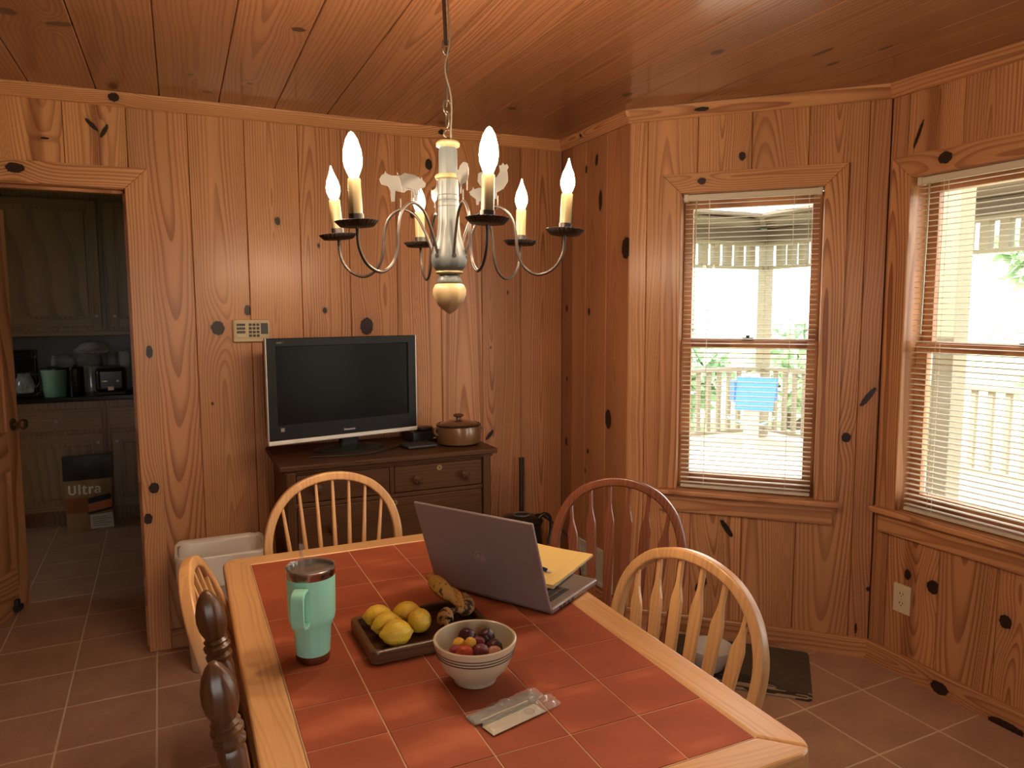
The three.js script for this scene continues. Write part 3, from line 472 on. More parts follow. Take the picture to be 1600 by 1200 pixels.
{ // pet food bag
  const t = print(0.3, 0.52, (g, w, h) => {
    g.fillStyle = '#8a6a45'; g.fillRect(0, 0, w, h); g.fillStyle = '#23201c'; g.fillRect(0, 0, w, h * 0.31);
    g.fillStyle = '#d8c9ae'; g.font = 'bold ' + Math.round(h * 0.17) + 'px sans-serif'; g.fillText('Ultra', w * 0.06, h * 0.49, w * 0.88);
    g.fillStyle = '#8a4a22'; g.fillRect(0, h * 0.53, w * 0.48, h * 0.2); g.fillStyle = '#b8622c'; g.save(); g.transform(1, -0.12, 0, 1, 0, 0); g.fillRect(w * 0.48, h * 0.66, w * 0.52, h * 0.1); g.fillStyle = '#15130f'; g.fillRect(w * 0.48, h * 0.58, w * 0.48, h * 0.075); g.fillRect(w * 0.45, h * 0.765, w * 0.55, h * 0.03); g.restore();
    g.fillStyle = '#cfc6b2'; g.fillRect(w * 0.5, h * 0.77, w * 0.5, h * 0.2); g.fillStyle = '#6b4a30'; for (let i = 0; i < 5; i++) g.fillRect(w * 0.56, h * (0.81 + i * 0.03), w * (0.3 + 0.08 * (i % 2)), h * 0.007);
    g.fillStyle = '#9b7a54'; g.fillRect(0, h * 0.75, w * 0.48, h * 0.25);
  }, 384);
  const g = new THREE.BoxGeometry(0.29, 0.53, 0.13, 14, 22, 6), p = g.attributes.position;
  for (let i = 0; i < p.count; i++) { let x = p.getX(i), y = p.getY(i), z = p.getZ(i); const v = (y + 0.265) / 0.53, thin = 1 - sstep(0.55, 1, v) * 0.88, fat = 1 + 0.35 * Math.sin(Math.PI * clamp(v * 1.25)) * (1 - Math.pow(Math.abs(x) / 0.145, 3)); z = z * thin * fat + 0.012 * fbm(x * 18, y * 14); x *= 1 - 0.05 * Math.sin(v * 5); p.setXYZ(i, x, y + 0.008 * n2(x * 20, 3) * v, z); }
  const uv = g.attributes.uv; for (let i = 0; i < p.count; i++) uv.setXY(i, clamp(p.getX(i) / 0.29 + 0.5, 0.01, 0.99), clamp(p.getY(i) / 0.53 + 0.5, 0.01, 0.99));
  g.computeVertexNormals(); single('pet_food_bag', ni(g), M({ map: t, roughness: 0.45 }), 'printed pet food bag with pale lettering standing against the kitchen cabinets', 'bag', [-0.625, 0.265, -2.26], 0.06);
}
// ---------------------------------------------------------------- dresser with television
{
  const x0 = 0.372, x1 = 1.286, zf = 0.49, y1 = 0.893, d = thing('dresser', 'dark wooden dresser with round knobs under the television', 'dresser', [(x0 + x1) / 2, 0, 0.26]);
  const w = x1 - x0, hw = w / 2, dz = 0.23, U = (g, ax, o) => walnutUV(g, ax, o);
  part(d, 'top', U(rb(w + 0.056, 0.024, 0.5, 0.006, 0, y1 - 0.012, 0.002), 'x', [0.2, 0.1]), walnut);
  part(d, 'top_moulding', U(rb(w + 0.02, 0.016, 0.475, 0.006, 0, y1 - 0.031, 0), 'x', [0, 0.3]), walnut);
  part(d, 'carcass', U(merge(bx(0.02, 0.78, 0.43, -hw + 0.012, 0.46, -0.006), bx(0.02, 0.78, 0.43, hw - 0.012, 0.46, -0.006), bx(w - 0.04, 0.78, 0.012, 0, 0.46, -0.215), bx(w - 0.04, 0.02, 0.43, 0, 0.08, -0.005)), 'y'), walnut);
  for (const s of [-1, 1]) { part(d, 'corner_post', U(rb(0.038, 0.86, 0.04, 0.005, s * (hw - 0.02), 0.43, dz - 0.012), 'y', [s, 0]), walnut); part(d, 'leg', U(rb(0.038, 0.07, 0.04, 0.005, s * (hw - 0.02), 0.035, -dz + 0.02), 'y'), walnut); }
  for (const y of [0.716, 0.515, 0.305, 0.1]) part(d, 'rail', U(rb(w - 0.075, 0.018, 0.03, 0.003, 0, y, dz - 0.018), 'x', [y, 0.2]), walnut);
  part(d, 'rail', U(rb(w - 0.075, 0.014, 0.03, 0.003, 0, 0.852, dz - 0.018), 'x'), walnut); part(d, 'divider', U(rb(0.02, 0.12, 0.03, 0.003, -0.01, 0.785, dz - 0.018), 'y'), walnut);
  const drawer = (a, b, v0, v1, knobs, o) => {
    const q = part(d, 'drawer', U(rb(b - a, v1 - v0, 0.022, 0.004, (a + b) / 2, (v0 + v1) / 2, dz - 0.014), 'x', [o, o * 2]), walnut);
    for (const kx of knobs) part(q, 'knob', U(lathe([[0, 0], [0.012, 0], [0.009, 0.008], [0.019, 0.018], [0.02, 0.026], [0.012, 0.033], [0, 0.035]], 20).rotateX(Math.PI / 2), 'z').translate(kx, (v0 + v1) / 2 - 0.002, dz - 0.004), walnut);
    part(q, 'escutcheon', lathe([[0.004, 0], [0.013, 0], [0.012, 0.003], [0.004, 0.003]], 20).rotateX(Math.PI / 2).translate((a + b) / 2, v1 - 0.02, dz - 0.003), flat([0.35, 0.25, 0.12], 0.4, { metalness: 0.7 }));
  };
  drawer(-hw + 0.042, -0.022, 0.728, 0.843, [-0.33, -0.11], 0.1); drawer(0.002, hw - 0.042, 0.728, 0.843, [0.1, 0.325], 0.2);
  for (const [a, b, o] of [[0.526, 0.705, 0.3], [0.316, 0.504, 0.13], [0.112, 0.294, 0.25]]) drawer(-hw + 0.042, hw - 0.042, a, b, [-0.27, 0.27], o);
}
const DT = 0.894;
{ // television, turned a little to the left
  const t = thing('television', 'flat black television with silver frame edge on the dark dresser', 'television', [0.674, DT, 0.262], 12.0 * R);
  const W = 0.712, silver = flat([0.5, 0.47, 0.43], 0.3, { metalness: 0.6 }), bez = flat([0.014, 0.013, 0.013], 0.35, { specularIntensity: 0.35 });
  part(t, 'back_shell', merge(rb(W - 0.01, 0.43, 0.05, 0.012, 0, 0.295, -0.033), rb(W - 0.2, 0.3, 0.06, 0.02, 0, 0.28, -0.075)), flat([0.02, 0.02, 0.02], 0.6));
  const fr = new THREE.Shape([[-W / 2, 0.066], [W / 2, 0.066], [W / 2, 0.516], [-W / 2, 0.516]].map((p) => new THREE.Vector2(...p))); fr.holes.push(new THREE.Path([[-W / 2 + 0.042, 0.145], [-W / 2 + 0.042, 0.48], [W / 2 - 0.042, 0.48], [W / 2 - 0.042, 0.145]].map((p) => new THREE.Vector2(...p))));
  part(t, 'bezel', slab(fr, 0.016, 0.002).translate(0, 0, -0.006), bez);
  part(t, 'screen', bx(W - 0.08, 0.34, 0.004, 0, 0.3125, 0.001), flat([0.008, 0.007, 0.007], 0.25, { specularIntensity: 0.2 }));
  part(t, 'side_trim', rb(0.006, 0.452, 0.018, 0.002, -W / 2 - 0.001, 0.291, 0.002), silver); part(t, 'side_trim', rb(0.006, 0.452, 0.018, 0.002, W / 2 + 0.001, 0.291, 0.002), silver);
  part(t, 'bottom_trim', rb(W + 0.006, 0.02, 0.02, 0.005, 0, 0.068, 0.003), flat([0.75, 0.68, 0.58], 0.35, { metalness: 0.3 }));
  const logo = print(0.06, 0.012, (g, w, h) => { g.fillStyle = '#070606'; g.fillRect(0, 0, w, h); g.fillStyle = '#e8e4dc'; g.font = 'bold ' + Math.round(h * 0.9) + 'px sans-serif'; g.textAlign = 'center'; g.textBaseline = 'middle'; g.fillText('Panasonic', w / 2, h / 2, w * 0.94); }, 256);
  part(t, 'brand_print', bx(0.062, 0.0124, 0.0006, 0.01, 0.098, 0.0105), M({ map: logo, roughness: 0.3 }));
  const v = print(0.03, 0.008, (g, w, h) => { g.fillStyle = '#0a0909'; g.fillRect(0, 0, w, h); g.fillStyle = '#8d867c'; g.font = 'bold ' + Math.round(h * 0.9) + 'px sans-serif'; g.fillText('VIERA', 2, h * 0.85, w - 4); }, 128); part(t, 'model_print', bx(0.032, 0.0085, 0.0006, -W / 2 + 0.06, 0.497, 0.0105), M({ map: v, roughness: 0.3 }));
  part(t, 'energy_sticker', slab([[-W / 2 + 0.052, 0.115], [-W / 2 + 0.068, 0.115], [-W / 2 + 0.068, 0.131], [-W / 2 + 0.052, 0.131]], 0.0006, 0).translate(0, 0, 0.0102), M({ map: print(1, 1, (g, w, h) => { g.fillStyle = '#8e867a'; g.fillRect(0, 0, w, h); g.fillStyle = '#15120f'; g.fillRect(w * 0.15, h * 0.15, w * 0.7, h * 0.7); g.fillStyle = '#8e867a'; g.fillRect(w * 0.35, h * 0.35, w * 0.3, h * 0.3); }, 64), roughness: 0.5 }));
  part(t, 'stand_neck', rb(0.09, 0.09, 0.035, 0.012, 0.03, 0.05, -0.05), bez);
  part(t, 'stand_base', lathe([[0, 0], [0.17, 0], [0.172, 0.004], [0.12, 0.011], [0.05, 0.018], [0, 0.02]], 48).scale(1, 1, 0.62).translate(0.03, 0, -0.04), flat([0.05, 0.06, 0.055], 0.15, { metalness: 0.4 }));
}
single('television_cable', tube([[0.49, DT + 0.004, 0.38], [0.62, DT + 0.004, 0.405], [0.74, DT + 0.004, 0.40], [0.86, DT + 0.004, 0.33], [0.93, DT + 0.004, 0.27], [0.99, DT + 0.004, 0.2]], 0.0035, 48, 8), flat([0.01, 0.01, 0.01], 0.5), 'thin black cable curving over the dresser top below the television', 'cable');
{ const c = thing('cable_box', 'small black box on the dresser right of the television', 'cable box', [1.06, DT, 0.155], 0.1); part(c, 'case', rb(0.15, 0.05, 0.15, 0.006, 0, 0.025, 0), flat([0.012, 0.011, 0.011], 0.35)); part(c, 'front_badge', rb(0.02, 0.006, 0.002, 0.0008, 0.04, 0.018, 0.075), flat([0.4, 0.38, 0.34], 0.4)); }
single('remote_puck', lathe([[0, 0], [0.042, 0], [0.047, 0.008], [0.042, 0.016], [0, 0.02]], 28).scale(1, 1, 0.8), flat([0.012, 0.011, 0.012], 0.25), 'rounded black gadget lying on the small black box', 'gadget', [1.07, DT + 0.0505, 0.165]);
{ const c = thing('media_player', 'flat black slab player on the dresser in front of the small box', 'player', [0.99, DT, 0.325], 0.12); part(c, 'case', rb(0.145, 0.016, 0.11, 0.005, 0, 0.009, 0), flat([0.014, 0.012, 0.012], 0.3)); part(c, 'seam_trim', rb(0.147, 0.003, 0.112, 0.001, 0, 0.01, 0), flat([0.06, 0.05, 0.05], 0.3)); }
{ // bronze casserole
  const c = thing('casserole_pot', 'bronze coloured casserole pot with glass lid on the dresser', 'pot', [1.188, DT, 0.335]), br = M({ color: lin(0.17, 0.085, 0.036), roughness: 0.28, metalness: 0.25, clearcoat: 0.4, clearcoatRoughness: 0.15 });
  part(c, 'bowl', lathe([[0, 0.001], [0.088, 0.001], [0.102, 0.01], [0.106, 0.03], [0.105, 0.08], [0.102, 0.09], [0.097, 0.09], [0.1, 0.03], [0.09, 0.012], [0, 0.01]], 48), br);
  const l = part(c, 'lid', lathe([[0, 0.118], [0.05, 0.113], [0.09, 0.1], [0.098, 0.092], [0.09, 0.093], [0.05, 0.107], [0, 0.112]], 48), M({ color: lin(0.12, 0.06, 0.03), roughness: 0.15, clearcoat: 1, clearcoatRoughness: 0.05 })); part(l, 'lid_rim', lathe([[0.094, 0.091], [0.106, 0.09], [0.107, 0.096], [0.096, 0.1]], 48), flat([0.02, 0.012, 0.008], 0.2));
  part(l, 'knob', lathe([[0, 0.116], [0.012, 0.117], [0.01, 0.126], [0.024, 0.133], [0.025, 0.14], [0.012, 0.145], [0, 0.146]], 24), flat([0.09, 0.04, 0.02], 0.25));
  for (const s of [-1, 1]) { const h = part(c, 'handle', ni(new THREE.TorusGeometry(0.018, 0.007, 8, 16, Math.PI)).rotateZ(-s * Math.PI / 2).rotateX(0), br); h.position.set(s * 0.102, 0.066, 0); }
}
{ // wall keypad
  const k = thing('alarm_keypad', 'beige alarm keypad mounted on the plank wall left of the television', 'keypad', [0.302, 1.436, 0]), beige = flat([0.58, 0.45, 0.26], 0.5), key = flat([0.03, 0.028, 0.025], 0.5);
  part(k, 'case', rb(0.158, 0.102, 0.026, 0.006, 0, 0, 0.012), beige); part(k, 'face', rb(0.146, 0.078, 0.004, 0.002, 0, 0.004, 0.026), flat([0.5, 0.40, 0.24], 0.5));
  for (let r = 0; r < 4; r++) { part(k, 'key', rb(0.037, 0.0105, 0.005, 0.002, -0.045, 0.028 - r * 0.0165, 0.029), r === 3 ? flat([0.6, 0.5, 0.32], 0.5) : key); for (let c = 0; c < 3; c++) part(k, 'key', rb(0.0125, 0.0115, 0.005, 0.002, -0.005 + c * 0.0165, 0.028 - r * 0.0165, 0.029), key); }
  part(k, 'display', rb(0.031, 0.05, 0.003, 0.001, 0.056, 0.01, 0.0285), key); part(k, 'side_knob', cyl(0.004, 0.004, 0.008, 0, 0, 0, 10).rotateZ(-Math.PI / 2).translate(0.079, 0.004, 0.014), beige);
}
{ // outlet on the bay wall
  const o = thing('wall_outlet', 'almond duplex wall outlet below the right window', 'outlet', [XD, 0.322, 1.567], -90 * R), al = flat([0.62, 0.52, 0.35], 0.4);
  part(o, 'plate', rb(0.078, 0.122, 0.006, 0.003, 0, 0, 0.003), al);
  for (const s of [-1, 1]) { const r = part(o, 'receptacle', rb(0.034, 0.03, 0.004, 0.012, 0, s * 0.02, 0.006, 4), al); part(r, 'slots', merge(bx(0.003, 0.009, 0.001, -0.007, s * 0.02 + 0.003, 0.0082), bx(0.003, 0.008, 0.001, 0.007, s * 0.02 + 0.003, 0.0082), cyl(0.0025, 0.0025, 0.001, 0, 0, 0, 10).rotateX(Math.PI / 2).translate(0, s * 0.02 - 0.008, 0.0078)), flat([0.03, 0.025, 0.02], 0.6)); }
  part(o, 'screw', cyl(0.003, 0.003, 0.002, 0, 0, 0, 10).rotateX(Math.PI / 2).translate(0, 0, 0.006), flat([0.5, 0.45, 0.35], 0.3, { metalness: 0.5 }));
}
{ // floor-level register on the return wall
  const g = thing('wall_register', 'white louvred air register low on the wall behind the dark chair', 'air vent', [XB, 0.2, 0.38], -90 * R), wh = flat([0.55, 0.5, 0.43], 0.5), W = 0.34, HH = 0.2;
  const f = new THREE.Shape([[-W / 2, -HH / 2], [W / 2, -HH / 2], [W / 2, HH / 2], [-W / 2, HH / 2]].map((p) => new THREE.Vector2(...p))); f.holes.push(new THREE.Path([[-W / 2 + 0.025, -HH / 2 + 0.025], [-W / 2 + 0.025, HH / 2 - 0.025], [W / 2 - 0.025, HH / 2 - 0.025], [W / 2 - 0.025, -HH / 2 + 0.025]].map((p) => new THREE.Vector2(...p))));
  part(g, 'frame', slab(f, 0.012, 0.003), wh); part(g, 'duct_back', bx(W - 0.05, HH - 0.05, 0.002, 0, 0, 0.002), flat([0.01, 0.01, 0.01], 0.9));
  for (let i = 0; i < 22; i++) part(g, 'louvre', bx(0.0035, HH - 0.05, 0.01, -W / 2 + 0.033 + i * 0.013, 0, 0.007).rotateY(0), wh);
}
{ // trash can with liner
  const t = thing('trash_can', 'beige kitchen trash can with white liner bag beside the doorway', 'trash can', [0.125, 0, 0.235], 0); t.scale.y = 0.955; const canMat = flat([0.42, 0.35, 0.28], 0.5);
  const ring = (w, d, y, r = 0.05) => { const out = []; for (const [sx, sz, a0] of [[1, 1, 0], [-1, 1, 90], [-1, -1, 180], [1, -1, 270]]) for (let k = 0; k <= 4; k++) { const a = (a0 + k * 22.5) * R; out.push([sx * (w / 2 - r) + Math.cos(a) * r, y, sz * (d / 2 - r) + Math.sin(a) * r]); } return out; };
  const loft = (rings, cap) => { const n = rings[0].length, pos = [], idx = []; rings.forEach((q) => q.forEach((p) => pos.push(...p))); for (let k = 0; k < rings.length - 1; k++) for (let i = 0; i < n; i++) { const a = k * n + i, b = k * n + (i + 1) % n; idx.push(a, a + n, b, b, a + n, b + n); } if (cap) { const c = pos.length / 3; pos.push(0, rings[0][0][1], 0); for (let i = 0; i < n; i++) idx.push(c, i, (i + 1) % n); } const g = new THREE.BufferGeometry(); g.setAttribute('position', new THREE.Float32BufferAttribute(pos, 3)); g.setIndex(idx); g.computeVertexNormals(); g.setAttribute('uv', new THREE.Float32BufferAttribute(new Float32Array(pos.length / 3 * 2), 2)); return ni(g); };
  part(t, 'bin', loft([ring(0.27, 0.18, 0.001), ring(0.275, 0.185, 0.006), ring(0.345, 0.255, 0.53), ring(0.335, 0.245, 0.53), ring(0.268, 0.178, 0.02)], true), canMat);
  const wav = (q, a0, s, a = a0 * 1.8) => q.map(([x, y, z], i) => [x * (1 + a * n2(i * 1.7 + s, y * 30)), y + a * 0.35 * n2(i * 2.3 + s, 5), z * (1 + a * n2(i * 1.3 + s + 4, y * 30))]);
  part(t, 'liner_bag', loft([wav(ring(0.352, 0.262, 0.40), 0.035, 1), wav(ring(0.362, 0.27, 0.44), 0.05, 2), wav(ring(0.358, 0.268, 0.50), 0.05, 3), wav(ring(0.366, 0.276, 0.533), 0.02, 4), wav(ring(0.36, 0.27, 0.544), 0.015, 5), wav(ring(0.325, 0.235, 0.526), 0.03, 6), wav(ring(0.31, 0.22, 0.42), 0.06, 7), wav(ring(0.25, 0.16, 0.3), 0.1, 8)], false), M({ color: lin(0.78, 0.72, 0.64), roughness: 0.35, transmission: 0.12, thickness: 0 }));
  part(t, 'drawstring', tube([[0.04, 0.425, 0.139], [0.1, 0.43, 0.142], [0.15, 0.432, 0.138]], 0.006, 16, 6), flat([0.5, 0.08, 0.05], 0.5));
}
{ // canister vacuum in the corner
  const v = thing('canister_vacuum', 'black canister vacuum with grey ring lid in the corner beside the dresser', 'vacuum', [1.575, 0, 0.22]), bk = flat([0.010, 0.0095, 0.010], 0.3);
  part(v, 'tank', lathe([[0, 0.03], [0.09, 0.03], [0.105, 0.05], [0.11, 0.3], [0.1, 0.42], [0, 0.42]], 36), bk); part(v, 'lid', lathe([[0, 0.47], [0.04, 0.468], [0.1, 0.455], [0.112, 0.44], [0.105, 0.425], [0.1, 0.42]], 36), bk);
  part(v, 'lid_ring', ni(new THREE.TorusGeometry(0.04, 0.005, 8, 28)).rotateX(Math.PI / 2).translate(0, 0.472, 0), flat([0.16, 0.13, 0.12], 0.35));
  for (let k = 0; k < 4; k++) part(v, 'caster', sph(0.018, 0.085 * Math.cos(k * 1.57 + 0.7), 0.018, 0.085 * Math.sin(k * 1.57 + 0.7), 12, 8), bk);
  part(v, 'hose', tube([[0.06, 0.44, 0.05], [0.10, 0.475, 0.05], [0.135, 0.46, 0.05], [0.14, 0.40, 0.06], [0.115, 0.32, 0.08]], 0.009, 40, 8), bk);
  part(v, 'power_cord', tube([[0.05, 0.45, 0.02], [0.1, 0.46, 0.0], [0.17, 0.41, 0.05], [0.23, 0.34, 0.1], [0.27, 0.2, 0.13], [0.27, 0.02, 0.13]], 0.0055, 40, 6), bk);
}
{ const p = thing('vacuum_wand', 'dark upright wand leaning on the wall behind the canister vacuum', 'wand', [1.655, 0, 0.05]); part(p, 'tube', rb(0.026, 0.72, 0.02, 0.006, 0, 0.36, 0), flat([0.03, 0.018, 0.014], 0.5)); part(p, 'cap', rb(0.028, 0.02, 0.022, 0.006, 0, 0.725, 0), flat([0.02, 0.013, 0.01], 0.4)); }
{ // printed mat with pet bowl by the angled wall
  const nx = -S45, nz = S45, ux = S45, uz = S45, cx = 2.32 - ux * 0.3, cz = 1.428 - uz * 0.3;
  const t = noiseTex(512, 384, (u, v) => { const n = fbm(u * 14, v * 14), e = n2(u * 260, v * 260); const wave = sstep(0.0, 0.06, v - 0.20 - 0.12 * Math.sin(u * 4 + 0.5) - 0.09 * n), snow = v < 0.20 + 0.06 * n2(u * 9, 2) && n2(u * 16, v * 40) > 0.02 ? 1 : 0, dark = 1 - wave; const k = 0.055 * (1 + 0.25 * e) * (1 - 0.72 * dark) * (1 + 0.2 * n); return snow && dark > 0.5 ? [0.34, 0.27, 0.2] : [k * 1.25, k * 1.0, k * 0.72]; });
  const m = single('pet_mat', mapUV(slab((() => { const s = new THREE.Shape(), w = 0.31, h = 0.215, r = 0.025; s.moveTo(-w + r, -h); s.lineTo(w - r, -h); s.absarc(w - r, -h + r, r, -Math.PI / 2, 0); s.lineTo(w, h - r); s.absarc(w - r, h - r, r, 0, Math.PI / 2); s.lineTo(-w + r, h); s.absarc(-w + r, h - r, r, Math.PI / 2, Math.PI); s.lineTo(-w, -h + r); s.absarc(-w + r, -h + r, r, Math.PI, 1.5 * Math.PI); return s; })(), 0.006, 0.0015), (x, y) => [x / 0.62 + 0.5, y / 0.43 + 0.5]).rotateX(-Math.PI / 2), M({ map: t, roughness: 0.75 }), 'dark printed floor mat under the white pet bowl by the angled wall', 'mat', [cx, 0.0008, cz], -45 * R);
  const b = thing('pet_bowl', 'white pet bowl on the dark mat seen through the oak chair back', 'bowl', [1.985, 0.007, 1.21]); part(b, 'bowl', lathe([[0, 0.002], [0.05, 0.002], [0.055, 0.008], [0.092, 0.07], [0.097, 0.1], [0.093, 0.1], [0.085, 0.07], [0.05, 0.014], [0, 0.012]], 40), flat([0.6, 0.56, 0.5], 0.25));
}
// ---------------------------------------------------------------- chandelier
{
  const cx = 0.575, cz = 1.93, c = thing('chandelier', 'six-candle country chandelier with turned grey body and animal cutouts above the table', 'chandelier', [cx, 0, cz]);
  const cream = flat([0.24, 0.19, 0.095], 0.45), grey = M({ map: noiseTex(256, 256, (u, v) => { const k = 1 + 0.18 * fbm(u * 10, v * 10) + 0.08 * n2(u * 120, v * 120); return [0.070 * k, 0.080 * k, 0.082 * k]; }), roughness: 0.45 }), iron = flat([0.035, 0.028, 0.026], 0.45, { metalness: 0.5 }), wire = flat([0.055, 0.042, 0.036], 0.4, { metalness: 0.6 }), tin = flat([0.055, 0.05, 0.045], 0.6);
  const y = (px) => 1.513 + (490 - px) / 675;
  part(c, 'body', lathe([[0.019, y(236)], [0.021, y(240)], [0.0215, y(277)], [0.0225, y(284)], [0.0235, y(307)], [0.0225, y(308)], [0.0235, y(309)], [0.0235, y(315)], [0.0225, y(316)], [0.0235, y(317)], [0.0235, y(324)], [0.0228, y(325)], [0.0238, y(326)], [0.0245, y(350)], [0.027, y(367)], [0.034, y(385)], [0.0405, y(400)], [0.0415, y(408)], [0.039, y(416)], [0.031, y(422)], [0.026, y(424)]]), grey);
  part(c, 'top_ring', lathe([[0.012, y(227)], [0.024, y(227)], [0.0272, y(230)], [0.0265, y(234)], [0.021, y(236.5)], [0.012, y(236.5)]]), cream);
  part(c, 'middle_ring', lathe([[0.02, y(276)], [0.028, y(277)], [0.031, y(280)], [0.029, y(283)], [0.021, y(285)]]), cream);
  part(c, 'lower_ring', lathe([[0.02, y(422)], [0.03, y(423.5)], [0.032, y(426)], [0.029, y(428)], [0.022, y(429)]]), cream);
  part(c, 'neck', lathe([[0.022, y(428)], [0.0235, y(431)], [0.025, y(434)], [0.027, y(437)], [0.029, y(439)], [0.029, y(441)], [0.026, y(442.5)]]), grey);
  part(c, 'acorn_finial', lathe([[0.024, y(442)], [0.0335, y(445)], [0.0385, y(452)], [0.0385, y(459)], [0.0345, y(468)], [0.025, y(478)], [0.011, y(486)], [0.002, y(490)], [0, y(490.3)]]), M({ color: lin(0.40, 0.29, 0.15), roughness: 0.45 }));
  const fwd = [Math.sin(24.745 * R), -Math.cos(24.745 * R)], rt = [Math.cos(24.745 * R), Math.sin(24.745 * R)], Rr = 0.267, CUP = 1.688;
  // animal outlines, metres, standing on y = 0
  const A = {
    cow: [[-0.045, 0.04], [-0.05, 0.052], [-0.044, 0.062], [-0.038, 0.064], [-0.036, 0.071], [-0.031, 0.064], [-0.02, 0.06], [0.036, 0.058], [0.045, 0.054], [0.047, 0.02], [0.044, 0.02], [0.042, 0.036], [0.04, 0.0], [0.032, 0.0], [0.03, 0.022], [0.02, 0.026], [0.006, 0.02], [-0.012, 0.025], [-0.014, 0], [-0.022, 0], [-0.024, 0.026], [-0.03, 0.036], [-0.038, 0.038]],
    pig: [[-0.04, 0.02], [-0.043, 0.028], [-0.034, 0.034], [-0.03, 0.041], [-0.026, 0.036], [-0.01, 0.042], [0.02, 0.042], [0.034, 0.034], [0.04, 0.036], [0.041, 0.04], [0.036, 0.028], [0.03, 0.012], [0.028, 0], [0.021, 0], [0.018, 0.011], [-0.008, 0.01], [-0.012, 0], [-0.019, 0], [-0.02, 0.012], [-0.03, 0.016]],
    goose: [[-0.03, 0.062], [-0.021, 0.07], [-0.014, 0.066], [-0.012, 0.05], [0.0, 0.045], [0.03, 0.044], [0.04, 0.05], [0.034, 0.026], [0.016, 0.014], [0.01, 0.012], [0.009, 0.003], [0.014, 0], [0.0, 0], [0.004, 0.004], [0.003, 0.012], [-0.014, 0.016], [-0.024, 0.03], [-0.02, 0.054], [-0.024, 0.06]],
    sheep: [[-0.042, 0.036], [-0.046, 0.046], [-0.036, 0.055], [-0.028, 0.054], [-0.02, 0.06], [-0.008, 0.062], [0.006, 0.063], [0.02, 0.06], [0.033, 0.055], [0.04, 0.044], [0.038, 0.03], [0.03, 0.02], [0.03, 0], [0.023, 0], [0.022, 0.018], [-0.01, 0.018], [-0.012, 0], [-0.019, 0], [-0.02, 0.02], [-0.028, 0.028], [-0.034, 0.034]],
    rooster: [[0.026, 0.07], [0.022, 0.077], [0.018, 0.074], [0.013, 0.08], [0.009, 0.074], [0.004, 0.074], [0.006, 0.06], [-0.002, 0.048], [-0.02, 0.046], [-0.034, 0.062], [-0.044, 0.058], [-0.046, 0.04], [-0.036, 0.026], [-0.02, 0.016], [-0.008, 0.013], [-0.009, 0.003], [-0.014, 0], [0.002, 0], [-0.003, 0.004], [-0.002, 0.013], [0.014, 0.022], [0.024, 0.038], [0.024, 0.054], [0.022, 0.064]],
  };
  const order = [[68.8, 'sheep', 0], [128.8, 'pig', 0], [188.8, 'cow', 1], [248.8, 'goose', 1], [308.8, 'pig', 1], [8.8, 'rooster', 1]];
  const flute = (r0, r1, h, n) => { const seg = n * 4, pos = [], idx = [], rings = [[0.0, 0.002, 0], [r0, 0.001, 0], [r1, h, 1], [r1 - 0.0015, h + 0.0005, 1], [r0 - 0.001, 0.003, 0], [0.0, 0.0035, 0]]; for (const [r, yy, m] of rings) for (let i = 0; i < seg; i++) { const a = i / seg * 2 * Math.PI, q = r * (1 + 0.045 * m * Math.cos(a * n)); pos.push(q * Math.cos(a), yy, q * Math.sin(a)); } for (let k = 0; k < rings.length - 1; k++) for (let i = 0; i < seg; i++) { const a = k * seg + i, b = k * seg + (i + 1) % seg; idx.push(a, a + seg, b, b, a + seg, b + seg); } const g = new THREE.BufferGeometry(); g.setAttribute('position', new THREE.Float32BufferAttribute(pos, 3)); g.setIndex(idx); g.computeVertexNormals(); g.setAttribute('uv', new THREE.Float32BufferAttribute(new Float32Array(pos.length / 3 * 2), 2)); return ni(g); };
  const cupGeo = flute(0.034, 0.043, 0.012, 26);
  const sleeveMat = M({ color: lin(0.24, 0.18, 0.085), roughness: 0.5 });
  const glowMat = M({ color: lin(1, 0.9, 0.75), roughness: 0.3, emissive: lin(1, 0.80, 0.55), emissiveIntensity: 7 });
  const torpedo = lathe([[0.0085, 0], [0.012, 0.008], [0.0175, 0.022], [0.0195, 0.036], [0.018, 0.055], [0.012, 0.076], [0.005, 0.088], [0, 0.0915]], 28), flame = lathe([[0.0085, 0], [0.012, 0.006], [0.016, 0.018], [0.0165, 0.028], [0.013, 0.044], [0.007, 0.058], [0.003, 0.07], [0.0015, 0.077], [0, 0.078]], 28);
  for (const [deg, animal, tip] of order) {
    const a = deg * R, dir = [rt[0] * Math.cos(a) - fwd[0] * Math.sin(a), rt[1] * Math.cos(a) - fwd[1] * Math.sin(a)], at = (r, h) => [dir[0] * r, h, dir[1] * r];
    const arm = part(c, 'arm', tube([at(0.036, 1.645), at(0.056, 1.70), at(0.082, 1.742), at(0.114, 1.754), at(0.144, 1.732), at(0.156, 1.69), at(0.16, 1.65), at(0.175, 1.618), at(0.205, 1.601), at(0.24, 1.613), at(0.262, 1.645), at(Rr, CUP)], 0.0034, 72, 8), wire);
    part(arm, 'bushing', lathe([[0, 0], [0.006, 0], [0.005, 0.003], [0, 0.004]], 12).rotateX(Math.PI / 2).rotateY(Math.atan2(dir[0], dir[1])).translate(...at(0.039, 1.645)), iron);
    const lean = 0.05 * (rnd() - 0.5) + (deg === 188.8 ? -0.09 : deg === 128.8 ? -0.05 : 0.04 * Math.cos(a)), p = at(Rr, CUP);
    const cup = part(c, 'candle_cup', cupGeo, iron); cup.position.set(...p); cup.rotation.z = -lean;
    part(cup, 'socket', lathe([[0, 0.003], [0.0145, 0.003], [0.0145, 0.026], [0, 0.026]], 24), iron);
